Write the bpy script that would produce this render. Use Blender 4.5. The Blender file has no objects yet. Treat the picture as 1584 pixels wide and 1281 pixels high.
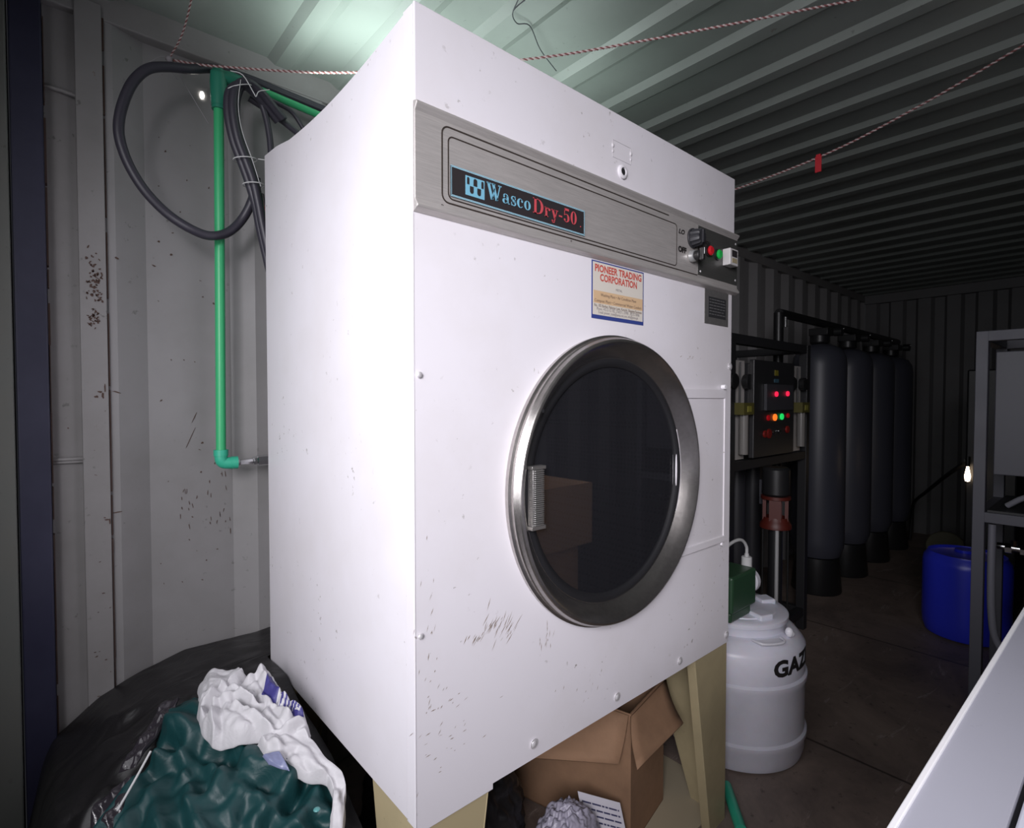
import bpy, bmesh, math, random
from mathutils import Vector, Matrix, noise
R = math.radians
random.seed(7)
S = bpy.context.scene
COL = S.collection

# ------------------------------------------------------------------ camera, world, lights, exposure
cam_d = bpy.data.cameras.new('camera'); cam = bpy.data.objects.new('camera', cam_d); COL.objects.link(cam)
cam.location = (0, 0, 1.314)
cam.rotation_euler = (R(90 - 1.52), 0, R(48.95 - 90))
cam_d.sensor_width = 36; cam_d.lens = 36 * 830 / 1584; cam_d.clip_start = 0.02
S.camera = cam
W = bpy.data.worlds.new('world'); S.world = W; W.use_nodes = True
W.node_tree.nodes['Background'].inputs[0].default_value = (0.72, 0.74, 0.84, 1)
W.node_tree.nodes['Background'].inputs[1].default_value = 0.02

def area(name, loc, target, size, power, color, spread=180):
    l = bpy.data.lights.new(name, 'AREA'); l.shape = 'RECTANGLE'; l.size, l.size_y = size
    l.energy = power; l.color = color; l.spread = R(spread)
    o = bpy.data.objects.new(name, l); COL.objects.link(o); o.location = loc
    o.rotation_euler = (Vector(target) - Vector(loc)).to_track_quat('-Z', 'Y').to_euler()
    return o
area('daylight_through_doorway', (-1.0, -0.75, 1.95), (1.25, 0.95, 1.12), (0.8, 0.9), 12.5, (0.98, 0.95, 1.0), 66)
area('open_doorway_sky', (-0.32, 0.50, 1.55), (3.0, 0.95, 0.85), (1.7, 1.35), 12.5, (0.95, 0.95, 1.0), 140)
area('added_roof_glow', (0.72, 1.50, 2.20), (0.72, 1.50, 2.6), (.30, .22), 1.35, (0.85, 1.0, 0.95), 150)  # added light without a fixture, makes the bright patch on the roof
area('added_glow_above_dryer', (1.12, 1.32, 2.10), (1.12, 1.32, 2.6), (.7, .4), 1.7, (0.85, 1.0, 0.95), 150)  # second added light, no fixture, widens the roof glow over the dryer
S.view_settings.view_transform = 'Standard'; S.view_settings.look = 'None'
S.view_settings.exposure = 0.0; S.view_settings.gamma = 1.0; S.view_settings.use_curve_mapping = False

# ------------------------------------------------------------------ helpers
def tag(o, label=None, cat=None, group=None, kind=None):
    if label: o['label'] = label
    if cat: o['category'] = cat
    if group: o['group'] = group
    if kind: o['kind'] = kind
    return o

def thing(name, loc, label, cat, group=None):
    o = bpy.data.objects.new(name, None); COL.objects.link(o); o.location = loc
    o.empty_display_size = 0.05
    return tag(o, label, cat, group)

class MB:
    def __init__(s): s.v = []; s.f = []; s.mi = []; s.sm = []
    def add(s, vs, fs, mi=0, smooth=False):
        b = len(s.v); s.v += [tuple(v) for v in vs]
        for f in fs: s.f.append([b + i for i in f]); s.mi.append(mi); s.sm.append(smooth)
        return s
    def box(s, a, b, mi=0, M=None):
        x0, y0, z0 = a; x1, y1, z1 = b
        vs = [Vector(p) for p in ((x0,y0,z0),(x1,y0,z0),(x1,y1,z0),(x0,y1,z0),(x0,y0,z1),(x1,y0,z1),(x1,y1,z1),(x0,y1,z1))]
        if M: vs = [M @ v for v in vs]
        return s.add(vs, [(0,3,2,1),(4,5,6,7),(0,1,5,4),(1,2,6,5),(2,3,7,6),(3,0,4,7)], mi)
    def hexa(s, q0, q1, mi=0):
        """two matching quads -> solid"""
        return s.add(list(q0) + list(q1), [(3,2,1,0),(4,5,6,7),(0,1,5,4),(1,2,6,5),(2,3,7,6),(3,0,4,7)], mi)
    def tube(s, pts, r, n=12, mi=0, closed=False, caps=True):
        P = [Vector(p) for p in pts]; m = len(P)
        if not isinstance(r, (list, tuple)): r = [r] * m
        T = []
        for i in range(m):
            a = P[(i - 1) % m] if (closed or i > 0) else P[i]; b = P[(i + 1) % m] if (closed or i < m - 1) else P[i]
            T.append((b - a).normalized())
        u = T[0].orthogonal().normalized(); vs = []
        for i in range(m):
            u = (u - T[i] * u.dot(T[i])).normalized(); w = T[i].cross(u)
            for k in range(n):
                t = 2 * math.pi * k / n
                vs.append(P[i] + (u * math.cos(t) + w * math.sin(t)) * r[i])
        fs = []
        for i in range(m if closed else m - 1):
            j = (i + 1) % m
            for k in range(n):
                l = (k + 1) % n
                fs.append((i*n+k, i*n+l, j*n+l, j*n+k))
        s.add(vs, fs, mi, True)
        if caps and not closed:
            b = len(s.v) - len(vs)
            s.f.append([b + k for k in reversed(range(n))]); s.mi.append(mi); s.sm.append(False)
            s.f.append([b + (m-1)*n + k for k in range(n)]); s.mi.append(mi); s.sm.append(False)
        return s
    def lathe(s, prof, n=48, mi=0, M=None, smooth=True, arc=None):
        """profile (r, h) turned about local Z; M places it"""
        M = M or Matrix.Identity(4); vs = []
        for r, h in prof:
            for k in range(n):
                t = 2 * math.pi * k / n
                vs.append(M @ Vector((r * math.cos(t), r * math.sin(t), h)))
        fs = [(i*n+k, i*n+(k+1) % n, (i+1)*n+(k+1) % n, (i+1)*n+k) for i in range(len(prof)-1) for k in range(n)]
        return s.add(vs, fs, mi, smooth)
    def cyl(s, c, r, h, axis='Z', n=24, mi=0, bev=0.0):
        M = Matrix.Translation(c) @ {'Z': Matrix.Identity(4), 'X': Matrix.Rotation(R(90), 4, 'Y'), 'Y': Matrix.Rotation(R(90), 4, 'X')}[axis]
        b = bev
        pr = [(0.0001, 0), (r - b, 0), (r, b), (r, h - b), (r - b, h), (0.0001, h)] if b else [(0.0001, 0), (r, 0), (r, h), (0.0001, h)]
        return s.lathe(pr, n, mi, M, smooth=True)
    def sphere(s, c, r, n=12, mi=0, sc=(1,1,1)):
        M = Matrix.Translation(c) @ Matrix.Diagonal((*sc, 1))
        return s.lathe([(max(1e-4, r*math.sin(math.pi*i/n)), -r*math.cos(math.pi*i/n)) for i in range(n+1)], 2*n, mi, M)
    def build(s, name, mats, parent=None, bevel=0, sub=0, auto=True, segs=2):
        me = bpy.data.meshes.new(name); me.from_pydata(s.v, [], s.f)
        for m in (mats if isinstance(mats, (list, tuple)) else [mats]): me.materials.append(m)
        me.polygons.foreach_set('material_index', s.mi); me.polygons.foreach_set('use_smooth', s.sm)
        bm = bmesh.new(); bm.from_mesh(me); bmesh.ops.remove_doubles(bm, verts=bm.verts, dist=1e-6)
        bmesh.ops.recalc_face_normals(bm, faces=bm.faces); bm.to_mesh(me); bm.free(); me.update()
        if auto and any(s.sm): me.set_sharp_from_angle(angle=R(40))
        o = bpy.data.objects.new(name, me); COL.objects.link(o)
        if parent:
            o.parent = parent; o.matrix_parent_inverse = Matrix.Translation(-world_loc(parent))
        if bevel:
            b = o.modifiers.new('bevel', 'BEVEL'); b.width = bevel; b.segments = segs; b.limit_method = 'ANGLE'; b.angle_limit = R(35); b.harden_normals = False
        if sub:
            m = o.modifiers.new('sub', 'SUBSURF'); m.levels = sub; m.render_levels = sub
        return o

def world_loc(o):
    p = Vector(o.location)
    if o.type == 'MESH' and o.parent is None: return p
    return p if o.parent is None else Vector((0, 0, 0)) + p + (world_loc(o.parent) if o.type == 'EMPTY' else Vector((0,0,0)))

def spline(pts, k=8):
    """Catmull-Rom through the points"""
    P = [Vector(p) for p in pts]; P = [P[0]*2 - P[1]] + P + [P[-1]*2 - P[-2]]; out = []
    for i in range(1, len(P) - 2):
        a, b, c, d = P[i-1:i+3]
        for j in range(k):
            t = j / k
            out.append(0.5 * ((2*b) + (c-a)*t + (2*a-5*b+4*c-d)*t*t + (-a+3*b-3*c+d)*t**3))
    return out + [P[-2]]

# ------------------------------------------------------------------ materials
def mat(name, color, rough=0.5, metal=0.0, **kw):
    m = bpy.data.materials.new(name); m.use_nodes = True
    b = m.node_tree.nodes['Principled BSDF']
    b.inputs['Base Color'].default_value = (*color, 1); b.inputs['Roughness'].default_value = rough; b.inputs['Metallic'].default_value = metal
    for k, v in kw.items(): b.inputs[k.replace('_', ' ')].default_value = v
    return m

def nd(m, t, **kw):
    n = m.node_tree.nodes.new(t)
    for k, v in kw.items(): setattr(n, k, v)
    return n
def lk(m, a, b): m.node_tree.links.new(a, b)

def noise_tex(m, scale, detail=4, rough=.6, stretch=None, dist=0):
    tc = nd(m, 'ShaderNodeTexCoord'); mp = nd(m, 'ShaderNodeMapping')
    if stretch: mp.inputs['Scale'].default_value = stretch
    lk(m, tc.outputs['Object'], mp.inputs['Vector'])
    n = nd(m, 'ShaderNodeTexNoise'); n.inputs['Scale'].default_value = scale; n.inputs['Detail'].default_value = detail
    n.inputs['Roughness'].default_value = rough; n.inputs['Distortion'].default_value = dist
    lk(m, mp.outputs[0], n.inputs['Vector'])
    return n.outputs['Fac']
def ramp(m, src, lo, hi, a=(0,0,0,1), b=(1,1,1,1)):
    r = nd(m, 'ShaderNodeValToRGB'); r.color_ramp.elements[0].position = lo; r.color_ramp.elements[1].position = hi
    r.color_ramp.elements[0].color = a; r.color_ramp.elements[1].color = b
    lk(m, src, r.inputs[0]); return r.outputs[0]
def mix(m, fac, a, b, blend='MIX'):
    x = nd(m, 'ShaderNodeMix', data_type='RGBA', blend_type=blend)
    for s_, i in ((fac, 0), (a, 6), (b, 7)):
        if hasattr(s_, 'links'): lk(m, s_, x.inputs[i])
        elif i == 0: x.inputs[0].default_value = s_
        else: x.inputs[i].default_value = (*s_, 1)
    return x.outputs[2]
def mul(m, a, b):
    x = nd(m, 'ShaderNodeMath', operation='MULTIPLY')
    for s_, i in ((a, 0), (b, 1)):
        if hasattr(s_, 'links'): lk(m, s_, x.inputs[i])
        else: x.inputs[i].default_value = s_
    return x.outputs[0]
def bump(m, src, strength, dist=0.01):
    b = nd(m, 'ShaderNodeBump'); b.inputs['Strength'].default_value = strength; b.inputs['Distance'].default_value = dist
    lk(m, src, b.inputs['Height']); lk(m, b.outputs[0], m.node_tree.nodes['Principled BSDF'].inputs['Normal']); return b

def worn_paint(name, color, rough, dirt, specks=.5, smudge=.35, spec_scale=60, rust=None, rust_amt=.62, bumpy=.04, rough_var=.12):
    """painted sheet metal with broad smudges, fine specks and optional rust chips"""
    m = mat(name, color, rough); P = m.node_tree.nodes['Principled BSDF']
    c = mix(m, mul(m, ramp(m, noise_tex(m, 2.3, 6, .65), .45, .75), smudge), color, dirt)
    sp = mul(m, ramp(m, noise_tex(m, spec_scale, 3, .6), .66, .72), ramp(m, noise_tex(m, 3.7, 3, .6), .48, .62))
    c = mix(m, mul(m, sp, specks), c, tuple(d * .45 for d in dirt))
    if rust:
        rp = mul(m, ramp(m, noise_tex(m, 14, 6, .7, (1, 1, .35)), rust_amt, rust_amt + .03), ramp(m, noise_tex(m, 1.9, 2, .5, (1.3, 1.3, .8)), .5, .6))
        c = mix(m, rp, c, rust)
    lk(m, c, P.inputs['Base Color'])
    r = nd(m, 'ShaderNodeMapRange'); r.inputs['To Min'].default_value = rough - rough_var; r.inputs['To Max'].default_value = rough + rough_var
    lk(m, noise_tex(m, 5, 4), r.inputs['Value']); lk(m, r.outputs[0], P.inputs['Roughness'])
    bump(m, noise_tex(m, 1.6, 3), bumpy, .05)
    return m

def brushed(name, color, rough, stretch, scratch=.25, metal=1.0):
    m = mat(name, color, rough, metal); P = m.node_tree.nodes['Principled BSDF']
    f = noise_tex(m, 30, 4, .7, stretch)
    lk(m, mix(m, ramp(m, f, .3, .7), tuple(c * .8 for c in color), color), P.inputs['Base Color'])
    r = nd(m, 'ShaderNodeMapRange'); r.inputs['To Min'].default_value = rough - .1; r.inputs['To Max'].default_value = rough + scratch * .5
    lk(m, noise_tex(m, 7, 5, .7), r.inputs['Value']); lk(m, r.outputs[0], P.inputs['Roughness'])
    bump(m, f, .06, .002)
    return m

WHITE = worn_paint('dryer_white_paint', (.70, .675, .715), .38, (.44, .39, .33), .85, .22, 55, rust=(.16, .09, .05), rust_amt=.68)
WALLP = worn_paint('container_wall_paint', (.27, .262, .265), .5, (.16, .155, .145), .6, .45, 40, rust=(.13, .06, .035), rust_amt=.70)
CEILP = worn_paint('container_roof_paint', (.26, .285, .265), .33, (.17, .185, .17), .4, .45, 50, rust=(.10, .05, .03), rust_amt=.68)
TRIMP = worn_paint('frame_paint', (.25, .24, .24), .5, (.15, .14, .13), .6, .5, 45, rust=(.14, .065, .04), rust_amt=.71)
BLUEP = worn_paint('door_blue_paint', (.016, .016, .04), .5, (.05, .05, .09), .5, .5, 40)
OLIVE = worn_paint('olive_leg_paint', (.42, .35, .21), .5, (.16, .14, .09), .6, .5, 40, rust=(.10, .06, .03), rust_amt=.64)
STEEL = brushed('control_panel_steel', (.62, .585, .565), .42, (.6, 8, 14), metal=.55)
BEZEL = brushed('door_ring_steel', (.55, .52, .50), .26, (3, 3, 3), .12, metal=.96)
CHROME = mat('chrome', (.75, .75, .77), .12, 1.0)
BLACKP = mat('black_plastic', (.012, .012, .013), .4)
RUBBER = mat('black_rubber', (.010, .010, .012), .55)
HOSEM = mat('hose_rubber', (.035, .032, .045), .42)
GREENP = mat('green_pipe_plastic', (.045, .42, .17), .35)
TEALP = mat('teal_fitting_plastic', (.04, .42, .27), .38)
TEALD = mat('dark_green_fitting_plastic', (.02, .20, .13), .42)
TIEM = mat('white_string', (.6, .6, .6), .6)
DARKM = mat('dark_painted_steel', (.018, .018, .020), .5)
BACKP = worn_paint('dimmed_back_wall_paint', (.14, .138, .14), .55, (.09, .085, .08), .6, .45, 40)  # dirty wall colour darkened further to deepen the gloom at the far end
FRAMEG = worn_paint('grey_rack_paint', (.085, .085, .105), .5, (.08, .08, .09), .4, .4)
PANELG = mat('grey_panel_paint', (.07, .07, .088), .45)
SSTEEL = mat('stainless', (.55, .55, .55), .25, 1.0)
INK = mat('black_ink', (.012, .010, .010), .6)
ENGR = mat('engraved_line', (.03, .022, .018), .6)
def emis(name, color, s):
    return mat(name, tuple(c * .5 for c in color), .3, Emission_Color=(*color, 1), Emission_Strength=s)

# ------------------------------------------------------------------ container shell
XA, XB, YL, YR, ZC = -0.16, 6.47, 1.82, -0.53, 2.40
# left wall corrugation (vertical), profile list of (x, y)
def corr(xs_start, x_end, y0, depth, pitch=.278):
    prof = []; x = xs_start
    while x < x_end:
        prof += [(x, y0), (x + .070, y0), (x + .138, y0 + depth), (x + .210, y0 + depth)]; x += pitch
    return [p for p in prof if p[0] <= x_end] + [(x_end, y0)]
lp = [(.130, YL), (.154, YL), (.226, YL + .034), (.444, YL + .034), (.508, YL), (.58, YL)] + corr(.648 + .01, XB, YL + .0, .034)[1:]
def wall_sheet(mb, prof, z0, z1, flip=False, back=.02):
    n = len(prof); s = -1 if flip else 1
    vs = [(x, y, z) for z in (z0, z1) for x, y in prof] + [(x, y + s*back, z) for z in (z0, z1) for x, y in prof]
    fs = [(i, i+1, n+i+1, n+i) for i in range(n-1)] + [(2*n+i, 3*n+i, 3*n+i+1, 2*n+i+1) for i in range(n-1)]
    fs += [(i, 2*n+i, 2*n+i+1, i+1) for i in range(n-1)] + [(n+i, n+i+1, 3*n+i+1, 3*n+i) for i in range(n-1)]
    fs += [(0, n, 3*n, 2*n), (n-1, 3*n-1, 4*n-1, 2*n-1)]
    mb.add(vs, fs)
mb = MB(); wall_sheet(mb, lp, 0, ZC); wl = mb.build('wall_left', WALLP, bevel=.006); tag(wl, kind='structure')
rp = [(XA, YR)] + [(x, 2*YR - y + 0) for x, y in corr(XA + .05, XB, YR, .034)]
mb = MB(); wall_sheet(mb, rp, 0, ZC, flip=True); tag(mb.build('wall_right', worn_paint('darkened_side_wall_paint', (.08, .08, .085), .6, (.05, .05, .05), .5, .4)), kind='structure')  # wall colour darkened to keep its reflection in the door glass dim
# back wall: corrugated the same way, running along Y
bp_ = []; y = YR
while y < YL:
    bp_ += [(y, XB), (y + .10, XB), (y + .125, XB + .034), (y + .20, XB + .034)]; y += .225
bp_ = [p for p in bp_ if p[0] < YL] + [(YL, XB)]
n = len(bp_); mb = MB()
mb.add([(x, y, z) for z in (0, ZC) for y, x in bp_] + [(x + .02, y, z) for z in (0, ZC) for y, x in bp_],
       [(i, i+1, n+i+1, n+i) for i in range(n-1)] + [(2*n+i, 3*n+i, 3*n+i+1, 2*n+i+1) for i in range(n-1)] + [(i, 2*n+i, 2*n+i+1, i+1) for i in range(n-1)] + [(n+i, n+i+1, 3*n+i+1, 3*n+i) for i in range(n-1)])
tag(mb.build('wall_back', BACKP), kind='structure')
# roof: ribs run across, positions along the container
edges = [.555, .76, .976, 1.311, 1.561, 1.795, 1.995, 2.21, 2.435, 2.665, 2.90, 3.13, 3.36, 3.59, 3.82, 4.05, 4.28, 4.51, 4.74, 4.97, 5.20, 5.43, 5.66, 5.89, 6.12, 6.35]
prof = [(XA - .3, ZC), (.05, ZC), (.08, ZC - .018), (.15, ZC - .018), (.18, ZC)]
for i, x in enumerate(edges):
    nx = edges[i+1] if i + 1 < len(edges) else x + .23
    w = .020; d = .015
    prof += [(x - .004, ZC), (x + w, ZC - d), (x + w + (nx - x) * .22, ZC - d), (x + w + (nx - x) * .22 + .03, ZC)]
prof = [p for p in prof if p[0] < XB + .02] + [(XB + .05, ZC)]
n = len(prof); mb = MB(); y0, y1 = YR - .05, YL + .06
mb.add([(x, y, z) for y in (y0, y1) for x, z in prof] + [(x, y, z + .02) for y in (y0, y1) for x, z in prof],
       [(i, n+i, n+i+1, i+1) for i in range(n-1)] + [(2*n+i, 2*n+i+1, 3*n+i+1, 3*n+i) for i in range(n-1)])
tag(mb.build('ceiling', CEILP, bevel=.004), kind='structure')
# floor of worn plywood
FLM = mat('plywood_floor', (.06, .045, .035), .55); P = FLM.node_tree.nodes['Principled BSDF']
c = mix(FLM, ramp(FLM, noise_tex(FLM, 2.2, 8, .7, (1, 1, 1), .6), .35, .7), (.13, .10, .088), (.28, .215, .18))
c = mix(FLM, mul(FLM, ramp(FLM, noise_tex(FLM, 9, 8, .75, (.25, 1.3, 1), 1.2), .60, .66), .6), c, (.42, .36, .33))
c = mix(FLM, mul(FLM, ramp(FLM, noise_tex(FLM, 26, 3, .6), .62, .72), .6), c, (.02, .015, .013))
tc = nd(FLM, 'ShaderNodeTexCoord'); sx = nd(FLM, 'ShaderNodeSeparateXYZ'); lk(FLM, tc.outputs['Object'], sx.inputs[0])
fr = nd(FLM, 'ShaderNodeMath', operation='PINGPONG'); fr.inputs[1].default_value = .6; ad = nd(FLM, 'ShaderNodeMath', operation='ADD'); ad.inputs[1].default_value = .19
lk(FLM, sx.outputs[0], ad.inputs[0]); lk(FLM, ad.outputs[0], fr.inputs[0])
c = mix(FLM, ramp(FLM, fr.outputs[0], .003, .006, (.85, .85, .85, 1), (0, 0, 0, 1)), c, (.006, .005, .005))
lk(FLM, c, P.inputs['Base Color']); bump(FLM, noise_tex(FLM, 30, 5), .2, .004)
mb = MB().box((XA - .2, YR - .03, -.05), (XB + .05, YL + .06, 0)); tag(mb.build('floor', FLM), kind='structure')
# rails under the roof
mb = MB().box((XA, YL - .004, 2.325), (XB, YL + .05, ZC + .005)); tag(mb.build('trim_1', TRIMP, bevel=.004), kind='structure')
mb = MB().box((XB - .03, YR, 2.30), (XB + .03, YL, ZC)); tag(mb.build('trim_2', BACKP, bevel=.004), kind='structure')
mb = MB().box((XA, YR - .05, 2.325), (XB, YR + .004, ZC)); tag(mb.build('trim_3', TRIMP), kind='structure')
# door post on the left: flat strip, raised strip, welded rods
mb = MB().box((.010, YL + .020, 0), (.078, YL + .06, 2.33)).box((.074, YL - .012, 0), (.131, YL + .055, 2.36))
mb.tube([(.005, YL + .018, 2.118), (.05, YL + .010, 2.114), (.080, YL + .004, 2.108)], .006, 8).tube([(.005, YL + .018, 1.157), (.080, YL + .010, 1.157)], .0055, 8).tube([(.005, YL + .018, 1.149), (.080, YL + .010, 1.149)], .004, 8)
tag(mb.build('trim_4', TRIMP, bevel=.003), kind='structure')
RUSTL = worn_paint('rust_line', (.075, .04, .03), .8, (.15, .11, .10), .8, .6)
mb = MB()
for x, y in ((.1335, YL - .001), (.0125, YL + .0)):
    z = 0.02
    while z < 2.28:
        h = random.uniform(.03, .22); w = random.uniform(.0008, .0022)
        mb.box((x - w, y - .004, z), (x + w, y + .02, z + h)); z += h + random.choice([0, 0, .01, .04])
tag(mb.build('trim_5', RUSTL), kind='structure')
mb = MB().box((-.052, YL - .02, 0), (.010, YL + .07, ZC - .005)); tag(mb.build('trim_6', BLUEP, bevel=.004), kind='structure')
DOORG = worn_paint('door_inner_paint', (.12, .125, .115), .5, (.14, .13, .11), .6, .6, rust=(.14, .07, .03), rust_amt=.66)
mb = MB().box((-.20, YL - .03, 0), (-.056, YL + .06, ZC)); tag(mb.build('trim_7', DOORG, bevel=.004), kind='structure')
# rust chips and scratches on the left wall
mb = MB(); rnd = random.Random(3)
def chip(mb, x, z, w, h, y=YL - .0012, a=0):
    k = 9; pts = []
    for i in range(k):
        t = 2*math.pi*i/k; r_ = rnd.uniform(.55, 1.15); px, pz = w*r_*math.cos(t), h*r_*math.sin(t)
        pts.append((x + px*math.cos(a) - pz*math.sin(a), y, z + px*math.sin(a) + pz*math.cos(a)))
    mb.add(pts + [(p[0], y + .0012, p[2]) for p in pts], [tuple(range(k)), tuple(range(2*k-1, k-1, -1))] + [(i, k+i, k+(i+1) % k, (i+1) % k) for i in range(k)])
YS = YL - .0132
for x, z, w, h in [(.112, 1.335, .007, .003), (.118, 1.325, .003, .009), (.104, 1.322, .005, .004), (.123, 1.345, .0016, .012), (.122, .99, .006, .003), (.128, .985, .002, .008), (.045, 1.24, .002, .002)]:
    chip(mb, x, z, w, h, YS)
for i in range(70):     # peeled patch on the raised strip
    chip(mb, rnd.uniform(.088, .122), rnd.gauss(1.63, .045), rnd.uniform(.0012, .004), rnd.uniform(.0015, .005), YS, rnd.uniform(0, 3))
for i in range(34):
    chip(mb, rnd.uniform(.09, .118), rnd.gauss(1.53, .02), rnd.uniform(.001, .003), rnd.uniform(.002, .006), YS, rnd.uniform(0, 3))
for i in range(14): chip(mb, rnd.uniform(.085, .128), rnd.uniform(.5, 1.3), rnd.uniform(.001, .004), rnd.uniform(.0006, .002), YS, rnd.uniform(-.5, .5))
for i in range(26): chip(mb, rnd.uniform(.30, .44), rnd.gauss(1.0, .05), rnd.uniform(.0008, .0015), rnd.uniform(.003, .011), YL + .0325, rnd.uniform(-.25, .25))
for i in range(40): chip(mb, rnd.uniform(.24, .44), rnd.uniform(.75, 2.1), rnd.uniform(.0008, .004), rnd.uniform(.0008, .004), YL + .0325, rnd.uniform(0, 3))
chip(mb, .150, 1.335, .012, .002, YL - .0015, -.3); chip(mb, .147, 1.005, .014, .002, YL - .0015, .05); chip(mb, .155, 1.70, .006, .003, YL - .0015, -.4)
chip(mb, .245, 1.70, .006, .002, YL + .0325, -.3); chip(mb, .33, 1.20, .0012, .03, YL + .0325, -.4); chip(mb, .34, 1.26, .0012, .025, YL + .0325, -.4)
ch = mb.build('rust_chips', RUSTL, wl); tag(ch, kind='stuff')
mb = MB().lathe([(1e-4, 0), (.0068, 0)], 16, 0, Matrix.Translation((.374, YL + .0315, 2.232)) @ Matrix.Rotation(R(90), 4, 'X') @ Matrix.Diagonal((.8, 1.6, 1, 1)))
hb = mb.build('light_hole', emis('daylight_hole', (1, .97, .9), 14), wl)

# ------------------------------------------------------------------ dryer
X0, X1, Y0, Y1, ZB, ZT = .476, 1.584, .80, 1.60, .565, 1.978
DX, DZ = 1.015, 1.125           # door centre
dryer = thing('tumble_dryer', (1.03, 1.2, 0), 'big white industrial tumble dryer with round steel ringed glass door on olive legs', 'tumble dryer')
# side and back with the top edge sagging towards the wall
def ztop(y):
    t = (y - Y0) / (Y1 - Y0)
    return ZT - .022 * math.sin(math.pi * min(1, t * 1.15)) + .018 * max(0, t - .75) / .25
N = 24; mb = MB(); ys = [Y0 + (Y1 - Y0) * i / N for i in range(N + 1)]
for X in (X0, X1):
    vs = [(X, y, ZB) for y in ys] + [(X, y, ztop(y)) for y in ys]
    mb.add(vs, [(i, i+1, N+2+i, N+1+i) for i in range(N)], 0, True)
mb.add([(X, y, ztop(y)) for X in (X0, X1) for y in ys], [(i, i+1, N+2+i, N+1+i) for i in range(N)], 0, True)
mb.add([(X0, Y1, ZB), (X1, Y1, ZB), (X1, Y1, ztop(Y1)), (X0, Y1, ztop(Y1))], [(0, 1, 2, 3)])
mb.add([(X0, Y0, ZB), (X1, Y0, ZB), (X1, Y1, ZB), (X0, Y1, ZB)], [(0, 1, 2, 3)])
# front sheet with a round opening
RH = .285; K = 64; ring = [(DX + RH*math.cos(2*math.pi*i/K), Y0, DZ + RH*math.sin(2*math.pi*i/K)) for i in range(K)]
rect = []
for i in range(K):
    t = 2*math.pi*i/K; c_, s_ = math.cos(t), math.sin(t)
    sx_ = ((X1 - DX) if c_ > 0 else (DX - X0)) / max(abs(c_), 1e-9); sz_ = ((ZT - DZ) if s_ > 0 else (DZ - ZB)) / max(abs(s_), 1e-9)
    q = min(sx_, sz_); rect.append((DX + q*c_, Y0, DZ + q*s_))
mb.add(ring + rect, [(i, (i+1) % K, K + (i+1) % K, K + i) for i in range(K)])
for cx, cz in ((X0, ZB), (X1, ZB), (X0, ZT), (X1, ZT)):
    # fill the corner between the two rim points on either side of it
    a = math.atan2(cz - DZ, cx - DX) % (2*math.pi); i = int(a / (2*math.pi) * K) % K
    mb.add([rect[i], (cx, Y0, cz), rect[(i+1) % K]], [(0, 1, 2)])
body = mb.build('cabinet', WHITE, dryer)
# seams: folded flange down the near front corner and along the bottom
mb = MB().box((X0 - .0025, Y0 - .001, ZB), (X0 + .0, Y0 + .028, ZT - .002)).box((X0 + .001, Y0 + .0002, ZB - .012), (X0 + .172, Y0 + .003, ZB + .004))
mb.build('edge_flange', WHITE, dryer, bevel=.001)
# upper fascia sheet, very slightly proud
mb = MB().box((X0 - .001, Y0 - .006, 1.815), (X1 + .001, Y0 - .0003, ZT + .002)); mb.build('top_fascia', WHITE, dryer, bevel=.002)
# drum seen through the glass
PERF = mat('perforated_drum', (.10, .10, .11), .35, .9); P = PERF.node_tree.nodes['Principled BSDF']
tc = nd(PERF, 'ShaderNodeTexCoord'); vo = nd(PERF, 'ShaderNodeTexVoronoi'); vo.inputs['Scale'].default_value = 75; vo.inputs['Randomness'].default_value = 0.0
lk(PERF, tc.outputs['Object'], vo.inputs['Vector']); lk(PERF, ramp(PERF, vo.outputs['Distance'], .28, .36, (.003, .003, .003, 1), (.45, .45, .48, 1)), P.inputs['Base Color'])
M = Matrix.Translation((DX, Y0 + .002, DZ)) @ Matrix.Rotation(R(-90), 4, 'X')
mb = MB().lathe([(.285, 0), (.29, .03), (.40, .035), (.40, .62), (.001, .62)], 64, 0, M); mb.build('drum', PERF, dryer)
# door: ring, gasket, glass, handle
door = MB()
M = Matrix.Translation((DX, Y0, DZ)) @ Matrix.Rotation(R(90), 4, 'X')
prof = [(.326, .0004), (.337, .0004), (.339, .004), (.339, .012), (.334, .015), (.334, .022), (.331, .025), (.330, .034), (.3265, .038), (.322, .039), (.318, .0365), (.300, .018), (.287, .003), (.284, .0035)]
dr = MB().lathe(prof, 128, 0, M).build('door', BEZEL, dryer)
MB().lathe([(.2865, .003), (.280, .007), (.272, .006), (.266, .001), (.266, -.010), (.284, -.010)], 96, 0, M).build('gasket', RUBBER, dr)
GL = mat('smoked_glass', (.02, .02, .024), .02); P = GL.node_tree.nodes['Principled BSDF']
P.inputs['Alpha'].default_value = 0.72; P.inputs['Specular IOR Level'].default_value = 1.0; P.inputs['IOR'].default_value = 2.0
MB().lathe([(1e-4, -.002), (.267, -.002), (.267, -.006), (1e-4, -.006)], 96, 0, M, smooth=False).build('glass', GL, dr)
RIB = mat('ribbed_handle', (.42, .41, .40), .35, .85)
mb = MB(); hx0, hx1 = .732, .764
for i in range(27):
    z = 1.062 + i * .0042; mb.tube([(hx0, Y0 - .014, z), (hx0 + .004, Y0 - .026, z), (hx1 - .006, Y0 - .028, z), (hx1, Y0 - .016, z)], .0015, 6)
mb.box((hx0, Y0 - .023, 1.058), (hx1 - .004, Y0 - .008, 1.176))
mb.box((hx0 - .004, Y0 - .026, 1.052), (hx1 + .002, Y0 - .010, 1.060)).box((hx0 - .004, Y0 - .026, 1.174), (hx1 + .002, Y0 - .010, 1.181))
mb.build('handle', RIB, dr, bevel=.001)
mb = MB().cyl((.745, Y0 - .034, 1.292), .004, .004, 'Y', 12); mb.build('rivet', DARKM, dr)
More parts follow.
